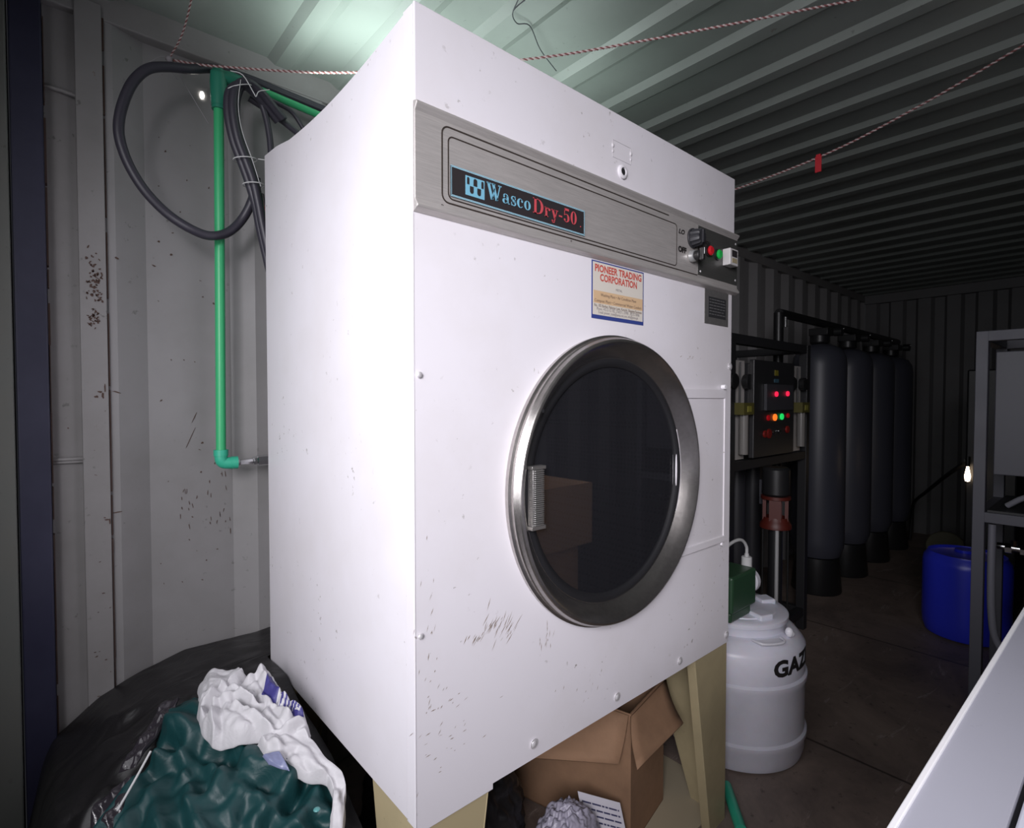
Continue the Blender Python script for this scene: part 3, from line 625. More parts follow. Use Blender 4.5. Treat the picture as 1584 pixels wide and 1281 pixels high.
# ------------------------------------------------------------------ ropes (braided white and dark red)
def rope_mat(name, a, bcol, k):
    m = mat(name, a, .75); P = m.node_tree.nodes['Principled BSDF']
    uv = nd(m, 'ShaderNodeUVMap'); ck = nd(m, 'ShaderNodeTexChecker'); ck.inputs['Scale'].default_value = 1.0
    mp = nd(m, 'ShaderNodeMapping'); mp.inputs['Scale'].default_value = (k, 2, 1); mp.inputs['Rotation'].default_value = (0, 0, 0)
    lk(m, uv.outputs[0], mp.inputs[0]); lk(m, mp.outputs[0], ck.inputs[0]); ck.inputs['Color1'].default_value = (*a, 1); ck.inputs['Color2'].default_value = (*bcol, 1)
    lk(m, ck.outputs[0], P.inputs['Base Color']); return m
ROPEA = mat('rope_cream', (.50, .41, .40), .8); ROPEB = mat('rope_dark_red', (.20, .07, .07), .8)
def rope(name, pts, r, label, parent=None, fleck=.016):
    """three twisted strands, one of them dark in flecks"""
    P = spline(pts, 14); L = 0; acc = [0]
    for i in range(1, len(P)): L += (P[i] - P[i-1]).length; acc.append(L)
    n = int(L / .004); Q = []
    for i in range(n + 1):
        s_ = L * i / n; j = max(k for k in range(len(acc)) if acc[k] <= s_ + 1e-9); j = min(j, len(P) - 2)
        Q.append(P[j].lerp(P[j+1], (s_ - acc[j]) / max(1e-9, acc[j+1] - acc[j])))
    mb = MB(); T = (Q[-1] - Q[0]).normalized(); u = T.orthogonal().normalized(); w = T.cross(u)
    for st_ in range(2):
        pts2 = [q + (u*math.cos(2*math.pi*i*.004/fleck + st_*math.pi) + w*math.sin(2*math.pi*i*.004/fleck + st_*math.pi)) * r*.5 for i, q in enumerate(Q)]
        mb.tube(pts2, r*.62 if st_ == 0 else r*.56, 6, st_)
    o = mb.build(name, [ROPEA, ROPEB], parent, auto=False)
    if label: tag(o, label, 'rope')
    return o
r1 = thing('clothesline_rope', (.282, 1.797, 2.274), 'braided rope tied at the left wall rail and stretched over the dryer top', 'rope')
rope('line', [(.282, 1.797, 2.274), (.388, 1.695, 2.250), (.653, 1.438, 2.222), (.994, 1.107, 2.240), (1.238, .871, 2.281), (1.629, .491, 2.366), (1.72, .40, 2.385)], .0036, None, r1)
rope('loose_end', [(.282, 1.795, 2.276), (.30, 1.70, 2.31), (.303, 1.55, 2.36), (.303, 1.40, 2.385)], .0026, None, r1)
mb = MB()
rnd = random.Random(5)
for i in range(9):
    a = rnd.uniform(0, 6.28); mb.tube(spline([(.282, 1.795, 2.274), (.282 + .02*math.cos(a), 1.785, 2.265 + .02*math.sin(a)), (.282 + .05*math.cos(a+.4), 1.78, 2.25 + .035*math.sin(a+.5))], 5), .0011, 5)
mb.tube(spline([(.285, 1.79, 2.27), (.33, 1.78, 2.19), (.375, 1.78, 2.12)], 5), .0008, 5)
mb.sphere((.282, 1.79, 2.272), .009, 8)
mb.build('knot', mat('string_grey', (.30, .28, .30), .8), r1)
MB().tube([(.282, 1.83, 2.29), (.282, 1.80, 2.275), (.290, 1.785, 2.270)], .004, 8).build('hook', RUSTL, r1)
r2 = thing('rope', (2.2, 1.2, 2.194), 'pale braided rope crossing the ceiling right of the dryer with a red tape flag', 'rope')
rope('line', [(2.19, 1.815, 2.27), (2.2, 1.5, 2.215), (2.2, 1.209, 2.194), (2.2, .776, 2.2215), (2.2, .477, 2.285), (2.2, .223, 2.362), (2.2, .15, 2.383)], .0042, None, r2, .018)
mb = MB().box((2.195, .768, 2.165), (2.199, .790, 2.224)).box((2.194, .771, 2.214), (2.206, .787, 2.231)); mb.build('red_tape', mat('red_tape', (.45, .01, .02), .6), r2, bevel=.001)
# thin cracks / wires on the roof
mb = MB().tube(spline([(1.00, 1.07, 2.396), (.98, 1.12, 2.372), (1.02, 1.15, 2.372), (1.06, 1.14, 2.378), (1.15, 1.19, 2.374), (1.26, 1.23, 2.372)], 5), .0016, 5).tube(spline([(.98, 1.12, 2.372), (.93, 1.0, 2.374), (.90, .93, 2.374), (.87, .80, 2.38)], 5), .0018, 5)
tag(mb.build('loose_wire', mat('thin_wire', (.06, .06, .07), .6)), 'thin bent dark wire against the roof above the dryer front', 'wire')

# ------------------------------------------------------------------ cardboard box and litter under the dryer
CARD = mat('cardboard', (.25, .145, .085), .8); P = CARD.node_tree.nodes['Principled BSDF']
c = mix(CARD, mul(CARD, ramp(CARD, noise_tex(CARD, 5, 6, .7), .4, .7), .7), (.31, .18, .105), (.19, .11, .065)); lk(CARD, c, P.inputs['Base Color']); bump(CARD, noise_tex(CARD, 40, 3, .5, (1, 1, .05)), .15, .003)
def cardbox(name, A, B, Cc, H, label, flaps=None, z0=0, m=None):
    m = m or CARD
    """open carton from three floor corners (A near, B right, C left)"""
    A, B, Cc = Vector(A), Vector(B), Vector(Cc); D = B + Cc - A; up = Vector((0, 0, H)); t = .006; o0 = Vector((0, 0, z0))
    root = thing(name, (A + o0), label, 'box')
    cen = (A + B + Cc + D) / 4; mb = MB()
    ins = [p + (cen - p).normalized() * t * 1.4 for p in (A, B, D, Cc)]; outs = [A, B, D, Cc]
    for i in range(4):
        j = (i+1) % 4
        mb.hexa([outs[i] + o0, outs[j] + o0, outs[j] + o0 + up, outs[i] + o0 + up], [ins[i] + o0, ins[j] + o0, ins[j] + o0 + up, ins[i] + o0 + up])
    mb.hexa([p + o0 for p in outs], [p + o0 + Vector((0, 0, t)) for p in outs])
    mb.build('carton', m, root, bevel=.002)
    for q in (flaps or []):
        q = [Vector(p) for p in q]; nn = (q[1] - q[0]).cross(q[3] - q[0]).normalized() * .0035
        k = 6; m2 = MB()     # slightly bowed sheet
        rows = [[q[0].lerp(q[3], v/k).lerp(q[1].lerp(q[2], v/k), u/k) + nn * 3 * math.sin(math.pi*v/k) * (1 if u % 2 else .8) for u in range(k+1)] for v in range(k+1)]
        vs = [p for r_ in rows for p in r_]; nv = len(vs)
        fs = [(v*(k+1)+u, v*(k+1)+u+1, (v+1)*(k+1)+u+1, (v+1)*(k+1)+u) for v in range(k) for u in range(k)]
        m2.add(vs, fs, 0, True); fl = m2.build('flap', m, root, auto=False); s_ = fl.modifiers.new('th', 'SOLIDIFY'); s_.thickness = .005; s_.offset = 0
    return root
cardbox('cardboard_box', (1.262, .925, 0), (1.505, .975, 0), (1.16, 1.32, 0), .40, 'open brown cardboard box with drooping flaps standing under the dryer',
        [[(1.258, .922, .402), (1.510, .972, .402), (1.440, .865, .335), (1.172, .838, .330)],
         [(1.150, 1.30, .402), (1.256, .930, .402), (1.205, .925, .285), (1.045, 1.13, .270)],
         [(1.515, .985, .402), (1.41, 1.36, .402), (1.50, 1.40, .43), (1.57, 1.03, .44)]], z0=.0045)
tag(MB().box((1.30, .84, .0), (1.70, 1.35, .004)).build('cardboard_sheet', mat('pale_sheet', (.40, .34, .24), .8)), 'flat beige board lying on the floor beneath the dryer', 'board')
# paper with printed lines leaning on the carton
pap = thing('printed_paper', (1.12, .9, 0), 'white printed sheet of paper leaning on the cardboard box under the dryer', 'paper')
PA = Vector((1.095, .955, .222)); PB = Vector((1.212, .945, .140)); 
a0, a1 = Vector((1.10, .985, .225)), Vector((1.212, .925, .170)); dn = Vector((-.01, -.075, -.21)).normalized() * .20
nn = (a1 - a0).cross(dn).normalized() * .0004
MB().hexa([a0, a1, a1 + dn, a0 + dn], [a0 + nn, a1 + nn, a1 + dn + nn, a0 + dn + nn]).build('sheet', mat('paper_white', (.62, .60, .66), .7), pap)
mb = MB(); u = (a1 - a0); f_ = -nn * 1.5 if nn.y > 0 else nn * 2.5
rnd = random.Random(2)
for i in range(12):
    t0 = .10 + i * .075; x = .06
    while x < .9:
        w = rnd.uniform(.05, .22); w = min(w, .93 - x)
        p = a0 + u * x + dn * t0 + f_; q = a0 + u * (x + w) + dn * t0 + f_; d2 = dn * .022
        mb.add([p, q, q + d2, p + d2], [(0, 1, 2, 3)]); x += w + .02
mb.build('print_lines', mat('print_ink', (.05, .05, .12), .7), pap)

# ------------------------------------------------------------------ heap of plastic sheeting, green tarpaulin and white sack by the left wall
YT = [(.60, 0), (.72, .05), (.80, .22), (.90, .40), (1.0, .505), (1.15, .575), (1.35, .61), (1.55, .60), (1.9, .60)]
XT = [(-.30, .66), (-.12, .60), (-.06, .42), (-.02, .20), (0, .15), (.1, .07), (.2, .025), (.3, 0), (.6, 0)]
def lin(T, v):
    for (a, b), (c, d) in zip(T, T[1:]):
        if v <= c: t = max(0, (v - a) / (c - a)); return b + (d - b) * t
    return T[-1][1]
def heap_z(x, y): return max(.0, (lin(YT, y) - lin(XT, x)) * .962)
GREEN_EDGES = [[(0.018, 1.282, 0.493), (0.079, 1.313, 0.538), (0.134, 1.329, 0.57), (0.162, 1.343, 0.585), (0.186, 1.462, 0.593), (0.213, 1.493, 0.6), (0.266, 1.5, 0.613)],
  [(0.417, 0.892, 0.401), (0.416, 0.958, 0.478), (0.429, 1.032, 0.538), (0.432, 1.105, 0.573), (0.419, 1.181, 0.599), (0.407, 1.271, 0.615)]]
GREEN_FOLDS = [[(0.154, 1.307, 0.586), (0.202, 1.154, 0.58), (0.242, 1.087, 0.561), (0.278, 1.017, 0.535), (0.299, 0.977, 0.508)],
  [(0.16, 1.305, 0.587), (0.224, 1.21, 0.595), (0.268, 1.104, 0.575), (0.317, 1.032, 0.549), (0.357, 0.979, 0.51)],
  [(0.165, 1.306, 0.591), (0.221, 1.255, 0.603), (0.24, 1.22, 0.602)],
  [(0.247, 1.209, 0.602), (0.242, 1.149, 0.589), (0.23, 1.132, 0.578)],
  [(0.235, 1.211, 0.599), (0.206, 1.19, 0.587)],
  [(0.299, 1.176, 0.609), (0.345, 1.12, 0.59), (0.362, 1.086, 0.573), (0.322, 1.041, 0.553), (0.284, 1.039, 0.547)],
  [(0.354, 1.066, 0.565), (0.302, 1.069, 0.566), (0.283, 1.053, 0.553)],
  [(0.284, 1.216, 0.612), (0.255, 1.196, 0.6), (0.309, 1.125, 0.593), (0.369, 1.08, 0.571)],
  [(0.32, 1.005, 0.536), (0.357, 1.01, 0.539), (0.411, 1.002, 0.535)],
  [(0.076, 1.198, 0.526), (0.149, 1.266, 0.576)],
  [(0.05, 1.237, 0.517), (0.13, 1.293, 0.573)],
  [(0.185, 1.403, 0.605), (0.256, 1.251, 0.611), (0.323, 1.172, 0.608)],
  [(0.208, 1.434, 0.612), (0.204, 1.294, 0.605)],
  [(0.244, 1.456, 0.62), (0.231, 1.31, 0.615), (0.201, 1.277, 0.601)],
  [(0.142, 1.256, 0.572), (0.144, 1.118, 0.539)],
  [(0.175, 1.188, 0.574), (0.212, 1.048, 0.534)],
  [(0.392, 1.038, 0.552), (0.361, 1.022, 0.544)]]
BLACK_FOLDS = [[(0.07, 1.423, 0.516), (0.19, 1.448, 0.575), (0.305, 1.484, 0.602)],
  [(0.08, 1.33, 0.522), (0.168, 1.372, 0.569)],
  [(0.316, 1.612, 0.599), (0.451, 1.627, 0.6)],
  [(0.02, 1.566, 0.477), (0.114, 1.55, 0.535), (0.217, 1.539, 0.579)],
  [(0.121, 1.369, 0.548), (0.213, 1.426, 0.583)],
  [(0.036, 1.365, 0.497), (0.112, 1.388, 0.543)],
  [(0.005, 1.356, 0.478), (0.069, 1.398, 0.516)],
  [(0.343, 1.589, 0.599), (0.376, 1.412, 0.607)]]
SACK_TB = [[(0.27, 1.482, 0.64), (0.302, 1.469, 0.648), (0.354, 1.428, 0.65), (0.365, 1.362, 0.654), (0.404, 1.392, 0.652), (0.404, 1.315, 0.649), (0.406, 1.257, 0.638), (0.417, 1.215, 0.631), (0.421, 1.155, 0.621)],
  [(0.24, 1.332, 0.637), (0.242, 1.274, 0.627), (0.25, 1.233, 0.621), (0.282, 1.205, 0.625), (0.329, 1.183, 0.624), (0.35, 1.154, 0.62), (0.377, 1.138, 0.613), (0.4, 1.128, 0.61), (0.414, 1.108, 0.599)]]
SACK_FOLDS = [[(0.276, 1.312, 0.646), (0.318, 1.299, 0.651), (0.344, 1.247, 0.642)],
  [(0.269, 1.313, 0.644), (0.252, 1.234, 0.628)],
  [(0.298, 1.352, 0.659), (0.34, 1.374, 0.659)],
  [(0.305, 1.271, 0.646), (0.333, 1.209, 0.634), (0.35, 1.154, 0.625)],
  [(0.262, 1.338, 0.648), (0.297, 1.348, 0.658), (0.338, 1.296, 0.65)],
  [(0.377, 1.36, 0.659), (0.383, 1.285, 0.648), (0.393, 1.228, 0.639)],
  [(0.351, 1.345, 0.658), (0.388, 1.35, 0.659)],
  [(0.32, 1.295, 0.649), (0.336, 1.265, 0.644), (0.328, 1.245, 0.641)],
  [(0.379, 1.227, 0.637), (0.384, 1.178, 0.628)],
  [(0.267, 1.447, 0.647), (0.246, 1.309, 0.638)],
  [(0.348, 1.15, 0.625), (0.41, 1.155, 0.626)],
  [(0.395, 1.234, 0.64), (0.415, 1.169, 0.627)]]
TAIL_LR = [[(0.32, 1.177, 0.609), (0.324, 1.133, 0.595), (0.349, 1.095, 0.577), (0.377, 1.065, 0.565), (0.413, 1.038, 0.551), (0.415, 1.012, 0.539), (0.404, 0.99, 0.523), (0.385, 0.963, 0.493)],
  [(0.368, 1.183, 0.61), (0.4, 1.158, 0.606), (0.419, 1.114, 0.588), (0.428, 1.062, 0.562), (0.442, 1.029, 0.547), (0.438, 1.0, 0.532), (0.426, 0.978, 0.512), (0.406, 0.949, 0.478)]]
TAIL_FOLDS = [[(0.339, 1.14, 0.61), (0.368, 1.113, 0.597)],
  [(0.365, 1.143, 0.611), (0.389, 1.098, 0.589), (0.407, 1.041, 0.563), (0.415, 0.999, 0.544)],
  [(0.37, 1.098, 0.59), (0.409, 1.047, 0.565)],
  [(0.348, 1.15, 0.614), (0.344, 1.097, 0.589)],
  [(0.421, 1.002, 0.546), (0.403, 0.958, 0.499)]]

def prep(folds, amp, w): return [([Vector(p) for p in f], amp, w) for f in folds]
def seg_d(p, a, b):
    ab = b - a; t = max(0, min(1, (p - a).dot(ab) / max(1e-9, ab.length_squared))); return (p - (a + ab * t)).length
def fold_disp(p, F):
    s_ = 0
    for pts, amp, w in F:
        d = min(seg_d(p, a, b) for a, b in zip(pts, pts[1:]))
        if d < w * 6: s_ += amp * (math.exp(-d / w) - .45 * math.exp(-((d - 2.6*w) / (1.1*w)) ** 2))
    return s_
def ridged(p, sc, seed):
    q = Vector((p.x * sc + seed, p.y * sc, p.z * sc)); q += Vector((noise.noise(q * .7), noise.noise(q * .7 + Vector((5, 1, 2))), 0)) * .8
    return 1 - abs(noise.noise(q)) * 2.2
def crumple(p, lam, seed, n=6):
    """flat facets meeting in sharp creases"""
    rr_ = random.Random(seed); w = Vector((noise.noise(p * 7 + Vector((seed, 0, 0))), noise.noise(p * 7 + Vector((0, seed, 0))), noise.noise(p * 7 + Vector((0, 0, seed))))) * lam * .55
    s_ = 0; q = p + w
    for k in range(n):
        a = rr_.uniform(0, 6.283); d = Vector((math.cos(a), math.sin(a), rr_.uniform(-.5, .5))); l = lam * rr_.uniform(.6, 1.5)
        s_ += abs((q.dot(d) / l + rr_.random()) % 1 - .5) * 2 * l / lam
    return s_ / n
def resample(P, n):
    P = [Vector(p) for p in P]; acc = [0]
    for a, b in zip(P, P[1:]): acc.append(acc[-1] + (b - a).length)
    out = []
    for i in range(n):
        s_ = acc[-1] * i / (n - 1); j = max(0, min(len(P) - 2, max(k for k in range(len(acc)) if acc[k] <= s_ + 1e-9)))
        out.append(P[j].lerp(P[j+1], (s_ - acc[j]) / max(1e-9, acc[j+1] - acc[j])))
    return out
def cloth_patch(name, A, B, nu, nv, F, amp, sc, seed, mats, parent=None, puff=.0, lift=None, drop=.03, xmax=.472, th=.003, matf=None, rag=.004):
    """cloth stretched between two edge lines, raised into folds along the given crease lines"""
    A = resample(A, nu); B = resample(B, nu); P = []
    for i in range(nu):
        for j in range(nv):
            t = j / (nv - 1); p = A[i].lerp(B[i], t)
            u = i / (nu - 1); p = p + Vector((0, 0, puff * (math.sin(math.pi * t) * math.sin(math.pi * u)) ** .5))
            if lift is not None: p.z = max(p.z, heap_z(p.x, p.y) + lift)
            P.append(p)
    N = []
    for i in range(nu):
        for j in range(nv):
            a = P[min(i+1, nu-1)*nv + j] - P[max(i-1, 0)*nv + j]; b = P[i*nv + min(j+1, nv-1)] - P[i*nv + max(j-1, 0)]
            n_ = a.cross(b); n_ = n_.normalized() if n_.length > 1e-9 else Vector((0, 0, 1)); N.append(n_ if n_.z > 0 else -n_)
    vs = []
    for i in range(nu):
        for j in range(nv):
            k = i*nv + j; p = P[k]; e = min(i, nu-1-i) / (nu-1); e2 = min(j, nv-1-j) / (nv-1); edge = min(1, e * 12) * min(1, e2 * 12)
            d = fold_disp(p, F) + amp * 2 * (crumple(p, 1 / sc, int(seed * 10)) - .5) + amp * .5 * (crumple(p, .37 / sc, int(seed * 10) + 3) - .5)
            q = p + N[k] * d * (.35 + .65 * edge) - Vector((0, 0, drop * (1 - edge) ** 2)) + Vector((noise.noise(p * 25), noise.noise(p * 25 + Vector((3, 3, 3))), 0)) * rag * (1 - edge)
            q.x = min(q.x, xmax); vs.append(q)
    mb = MB()
    for i in range(nu - 1):
        for j in range(nv - 1):
            mb.add([], [], 0)
    mb.v = [tuple(v) for v in vs]
    for i in range(nu - 1):
        for j in range(nv - 1):
            mb.f.append([i*nv+j, i*nv+j+1, (i+1)*nv+j+1, (i+1)*nv+j]); mb.sm.append(True)
            mb.mi.append(matf((i + .5) / (nu - 1), (j + .5) / (nv - 1)) if matf else 0)
    o = mb.build(name, mats, parent, auto=False)
    m = o.modifiers.new('th', 'SOLIDIFY'); m.thickness = th; m.offset = -1
    m = o.modifiers.new('sub', 'SUBSURF'); m.levels = 1; m.render_levels = 1
    return o
def fabric(name, color, rough, weave, wr=.05, wrink=.35, **kw):
    m = mat(name, color, rough, **kw); P = m.node_tree.nodes['Principled BSDF']
    b1 = bump(m, noise_tex(m, weave, 3, .7), wr, .002)
    b2 = nd(m, 'ShaderNodeBump'); b2.inputs['Strength'].default_value = wrink; b2.inputs['Distance'].default_value = .010
    n = nd(m, 'ShaderNodeTexNoise'); n.inputs['Scale'].default_value = 16; n.inputs['Detail'].default_value = 5; n.inputs['Distortion'].default_value = 1.2
    tc = nd(m, 'ShaderNodeTexCoord'); lk(m, tc.outputs['Object'], n.inputs['Vector']); lk(m, n.outputs['Fac'], b2.inputs['Height']); lk(m, b1.outputs[0], b2.inputs['Normal']); lk(m, b2.outputs[0], P.inputs['Normal'])
    return m
BLKP = fabric('black_sheeting', (.013, .012, .013), .40, 90, .1); GRNT = fabric('green_tarpaulin', (.004, .042, .045), .48, 160, .05)
SACKM = fabric('white_woven_sack', (.54, .53, .55), .5, 260, .25); SACKB = fabric('sack_blue_print', (.045, .04, .20), .5, 260, .25)
# black sheeting over the pile
NX, NY = 110, 140; FB = prep(BLACK_FOLDS, .020, .016); mb = MB()
for i in range(NX + 1):
    for j in range(NY + 1):
        y = .62 + 1.19 * j / NY; x = -.16 + (.63 + .16 * max(0, min(1, (y - 1.615) / .02))) * i / NX
        z = heap_z(x, y) - .035 * max(0, min(1, (x - .07) * 12, (1.44 - y) * 10)) * (y < 1.44); p = Vector((x, y, z)); k = min(1, z / .12) * (.4 if y > 1.66 or x > .40 else 1)
        z += k * (fold_disp(p, FB) + .045 * (crumple(p, .22, 33) - .5) + .012 * (crumple(p, .07, 8) - .5))
        mb.v.append((x, y, max(.002, z)))
for i in range(NX):
    for j in range(NY):
        a = i*(NY+1) + j; mb.f.append([a, a+NY+1, a+NY+2, a+1]); mb.mi.append(0); mb.sm.append(True)
bh = mb.build('black_plastic_sheeting', BLKP, auto=False); tag(bh, 'crumpled black plastic sheeting piled against the left wall beside the dryer', 'plastic sheet')
m = bh.modifiers.new('sub', 'SUBSURF'); m.levels = 1; m.render_levels = 1
# glossy torn film at the lower left of the pile
FILM = fabric('glossy_black_film', (.03, .026, .032), .14, 60, .4)
fm = cloth_patch('torn_film', [(-.06, 1.10, .37), (.02, 1.22, .47), (.075, 1.33, .525)], [(.04, 1.08, .44), (.075, 1.18, .50), (.13, 1.31, .565)], 60, 34, [], .020, 28, 2.0, FILM, bh, drop=.012, th=.001)
cloth_patch('torn_film', [(.10, 1.36, .548), (.16, 1.43, .582), (.20, 1.50, .598)], [(.13, 1.34, .56), (.185, 1.39, .592), (.235, 1.47, .61)], 50, 26, [], .014, 28, 6.0, FILM, bh, drop=.008, th=.001)
# green tarpaulin
GL_, GR_ = GREEN_EDGES
GL_ = [(.03, .80, .10), (.03, 1.00, .34), (.02, 1.15, .44)] + GL_; GR_ = [(.40, .74, .10), (.41, .82, .27)] + GR_
gt = cloth_patch('green_tarpaulin', GL_, GR_, 150, 130, prep(GREEN_FOLDS, .026, .012), .017, 5.0, 1.3, GRNT, None, puff=.0, drop=.03, lift=.036)
tag(gt, 'dark green tarpaulin heaped in loose folds at the left of the dryer', 'tarpaulin')
MB().sphere((.372, .985, .545), .0065, 8, 0, (1, 1, .5)).build('snap_button', mat('snap_button', (.10, .30, .30), .25), gt)
MB().tube(spline([(.088, 1.21, .556), (.118, 1.25, .575), (.150, 1.29, .600)], 5), .0022, 6).build('white_cord', TIEM, gt)
# white woven sack with a blue printed band, its mouth trailing down beside the dryer
def band(u, v):
    w = .5 + .18 * math.sin(9 * u)
    if .56 < u < .93 and .10 < v < .50:
        t = (u - .56) / .37
        if .38 < t < .46: return 0
        if t > .46:
            s_ = t + (v - .3) * .35
            if .20 < v < .42 and (.52 < s_ < .575 or .61 < s_ < .635 or .67 < s_ < .72 or .77 < s_ < .79): return 0
            if .24 < v < .40 and .83 < s_ < .92 and not (.28 < v < .36 and .855 < s_ < .895): return 0
        return 1
    return 0
sk_ = thing('woven_sack', (.33, 1.28, .60), 'crumpled white woven sack with blue print lying on the green tarpaulin', 'sack')
cloth_patch('sack_body', SACK_TB[0], SACK_TB[1], 150, 100, prep(SACK_FOLDS, .018, .0055), .020, 13, 4.2, [SACKM, SACKB], sk_, puff=.010, lift=.074, drop=.040, matf=band, rag=.006)
cloth_patch('sack_tail', TAIL_LR[0], TAIL_LR[1], 90, 36, prep(TAIL_FOLDS, .010, .005), .010, 16, 7.7, SACKM, sk_, puff=.008, lift=.066, drop=.030, rag=.004)
cloth_patch('clear_strip', [(.312, 1.115, .612), (.318, 1.09, .604)], [(.345, 1.105, .614), (.350, 1.06, .594)], 14, 14, [], .01, 25, 1.0, mat('pale_blue_film', (.20, .22, .36), .3), sk_, drop=.006, th=.001)
# dark bag and pale plastic bag under the dryer
def bag(name, c, r, seed, amp, m, label):
    M_ = 64; mb = MB(); vs = []
    for i in range(M_ + 1):
        t = math.pi * i / M_
        for k in range(2 * M_):
            p = 2 * math.pi * k / (2 * M_); d = Vector((math.sin(t)*math.cos(p), math.sin(t)*math.sin(p), math.cos(t)))
            s_ = 1 + amp * (crumple(d, .9, int(seed * 10)) - .5) + amp * .4 * (crumple(d, .35, int(seed * 10) + 4) - .5)
            vs.append((c[0] + r[0]*d.x*s_, c[1] + r[1]*d.y*s_, max(.005, c[2] + r[2]*d.z*s_)))
    mb.add(vs, [(i*2*M_+k, (i+1)*2*M_+k, (i+1)*2*M_+(k+1) % (2*M_), i*2*M_+(k+1) % (2*M_)) for i in range(M_) for k in range(2*M_)], 0, True)
    return tag(mb.build(name, m, auto=False), label, 'bag')
bag('black_bag', (.80, 1.22, .20), (.20, .22, .24), 2.2, .22, BLKP, 'black rubbish bag in the dark under the middle of the dryer')
bag('pale_plastic_bag', (1.02, .955, .105), (.11, .075, .135), 5.1, .30, fabric('pale_bag_film', (.36, .34, .42), .35, 40, .2), 'crumpled pale plastic bag in front of the cardboard box under the dryer')
# ------------------------------------------------------------------ white chemical drum with dosing pump
def drum_prof(r, h, ribs, shoulder=.03):
    p = [(1e-4, 0), (r - .03, 0), (r - .008, .008), (r, .035)]
    for z in ribs: p += [(r, z - .028), (r + .007, z - .012), (r + .007, z + .004), (r - .001, z + .012)]
    return p + [(r, h - shoulder - .012), (r - .008, h - shoulder), (r - .03, h - .004)]
DW = mat('white_polyethylene', (.52, .51, .57), .38, Subsurface_Weight=.15); P = DW.node_tree.nodes['Principled BSDF']
lk(DW, mix(DW, mul(DW, ramp(DW, noise_tex(DW, 6, 5, .6), .45, .75), .5), (.68, .67, .75), (.50, .49, .55)), P.inputs['Base Color']); bump(DW, noise_tex(DW, 18, 3), .1, .004)
CX, CY, DR = 2.022, 1.0, .250
dt = thing('chemical_drum', (CX, CY, 0), 'white ribbed plastic drum with black hand lettering beside the dryer leg', 'drum')
T = Matrix.Translation((CX, CY, 0))
pr_ = drum_prof(DR, .455, (.095, .305)) + [(.205, .458), (.186, .462), (.184, .475), (.188, .492), (.190, .497), (.186, .502), (.16, .505), (1e-4, .507)]
MB().lathe(pr_, 96, 0, T).build('body', DW, dt)
lid = MB().lathe([(.188, .490), (.193, .492), (.193, .508), (.186, .513), (.150, .514), (.148, .518), (.10, .521), (1e-4, .522)], 96, 0, T).build('lid', DW, dt)
mb = MB()
for a in (250, 330, 60, 150): MB().box((.105, -.03, .512), (.165, .03, .532), 0, T @ Matrix.Rotation(R(a), 4, 'Z')).build('lid_lug', DW, lid, bevel=.005)

M = T @ Matrix.Rotation(R(240), 4, 'Z')
hd = MB().tube([M @ Vector(p) for p in spline([(.196, -.055, .463), (.225, -.05, .465), (.238, -.03, .463), (.238, .03, .463), (.225, .05, .465), (.196, .055, .463)], 4)], .0045, 8)
hd.box((.20, -.045, .456), (.232, .045, .463), 0, M); hd.build('carry_handle', mat('pale_plastic', (.68, .67, .72), .35), dt)
M2 = T @ Matrix.Rotation(R(268), 4, 'Z')
MB().sphere(M2 @ Vector((.212, 0, .474)), .014, 8, 0, (1, 1, 1.3)).sphere(M2 @ Vector((.216, .008, .468)), .011, 8).build('white_plug', mat('plug_white', (.80, .79, .84), .4), dt)
# lettering bent round the drum
cu = text_mesh('GAZI', .082, (0, 0, 0), INK, None, 'lettering', rot=0, ext=.0012, offset=.0035, spacing=1.05)
me = cu.data; xs = [v.co.x for v in me.vertices]; x0_, x1_ = min(xs), max(xs)
bm = bmesh.new(); bm.from_mesh(me); bmesh.ops.subdivide_edges(bm, edges=[e for e in bm.edges if e.calc_length() > .012], cuts=4, use_grid_fill=False); bmesh.ops.triangulate(bm, faces=bm.faces); bm.to_mesh(me); bm.free()
LT = .20
for v in me.vertices:
    s_ = v.co.x - x0_; a = R(238) + s_ * LT / (x1_ - x0_) / (DR + .001) ; rr_ = DR + .0006 + v.co.z*.4
    v.co = Vector((CX + rr_*math.cos(a), CY + rr_*math.sin(a), .350 + v.co.y*.95 + s_*.05))
cu.parent = dt; cu.matrix_parent_inverse = Matrix.Translation(-dt.location)
# the pump stands on the lid
dp = thing('dosing_pump', (1.92, .95, .522), 'green dosing pump with white head standing on the white drum lid', 'pump')
PG = mat('pump_green', (.022, .062, .030), .45)
px0, px1, py0, py1 = 1.80, 1.985, .895, 1.0
MB().box((px0, py0, .558), (px1, py1, .690)).box((px0 + .01, py0 + .01, .522), (px1 - .02, py1 - .01, .560)).build('housing', PG, dp, bevel=.008)
hd = MB().cyl((px1, (py0 + py1)/2 - .01, .632), .047, .030, 'X', 32, bev=.004).cyl((px1 + .028, (py0 + py1)/2 - .01, .632), .028, .012, 'X', 24, bev=.003)
hd.cyl((px1 + .016, (py0 + py1)/2 - .01, .520), .013, .070).build('pump_head', mat('pump_white', (.56, .55, .60), .35), dp)
MB().cyl((px1 + .010, (py0 + py1)/2 - .01, .676), .019, .045, bev=.003).cyl((px1 + .010, (py0 + py1)/2 - .01, .720), .008, .012).build('fitting', mat('pump_white2', (.50, .50, .50), .4), dp)
MB().tube(spline([(px1 + .010, .9375, .725), (px1 + .006, .9375, .760), (px1 - .03, .94, .790), (px1 - .09, .945, .790), (px1 - .16, .95, .765), (px1 - .25, .97, .70), (px1 - .30, 1.0, .60)], 6), .006, 10).build('tube', mat('tube_white', (.45, .45, .45), .4), dp)
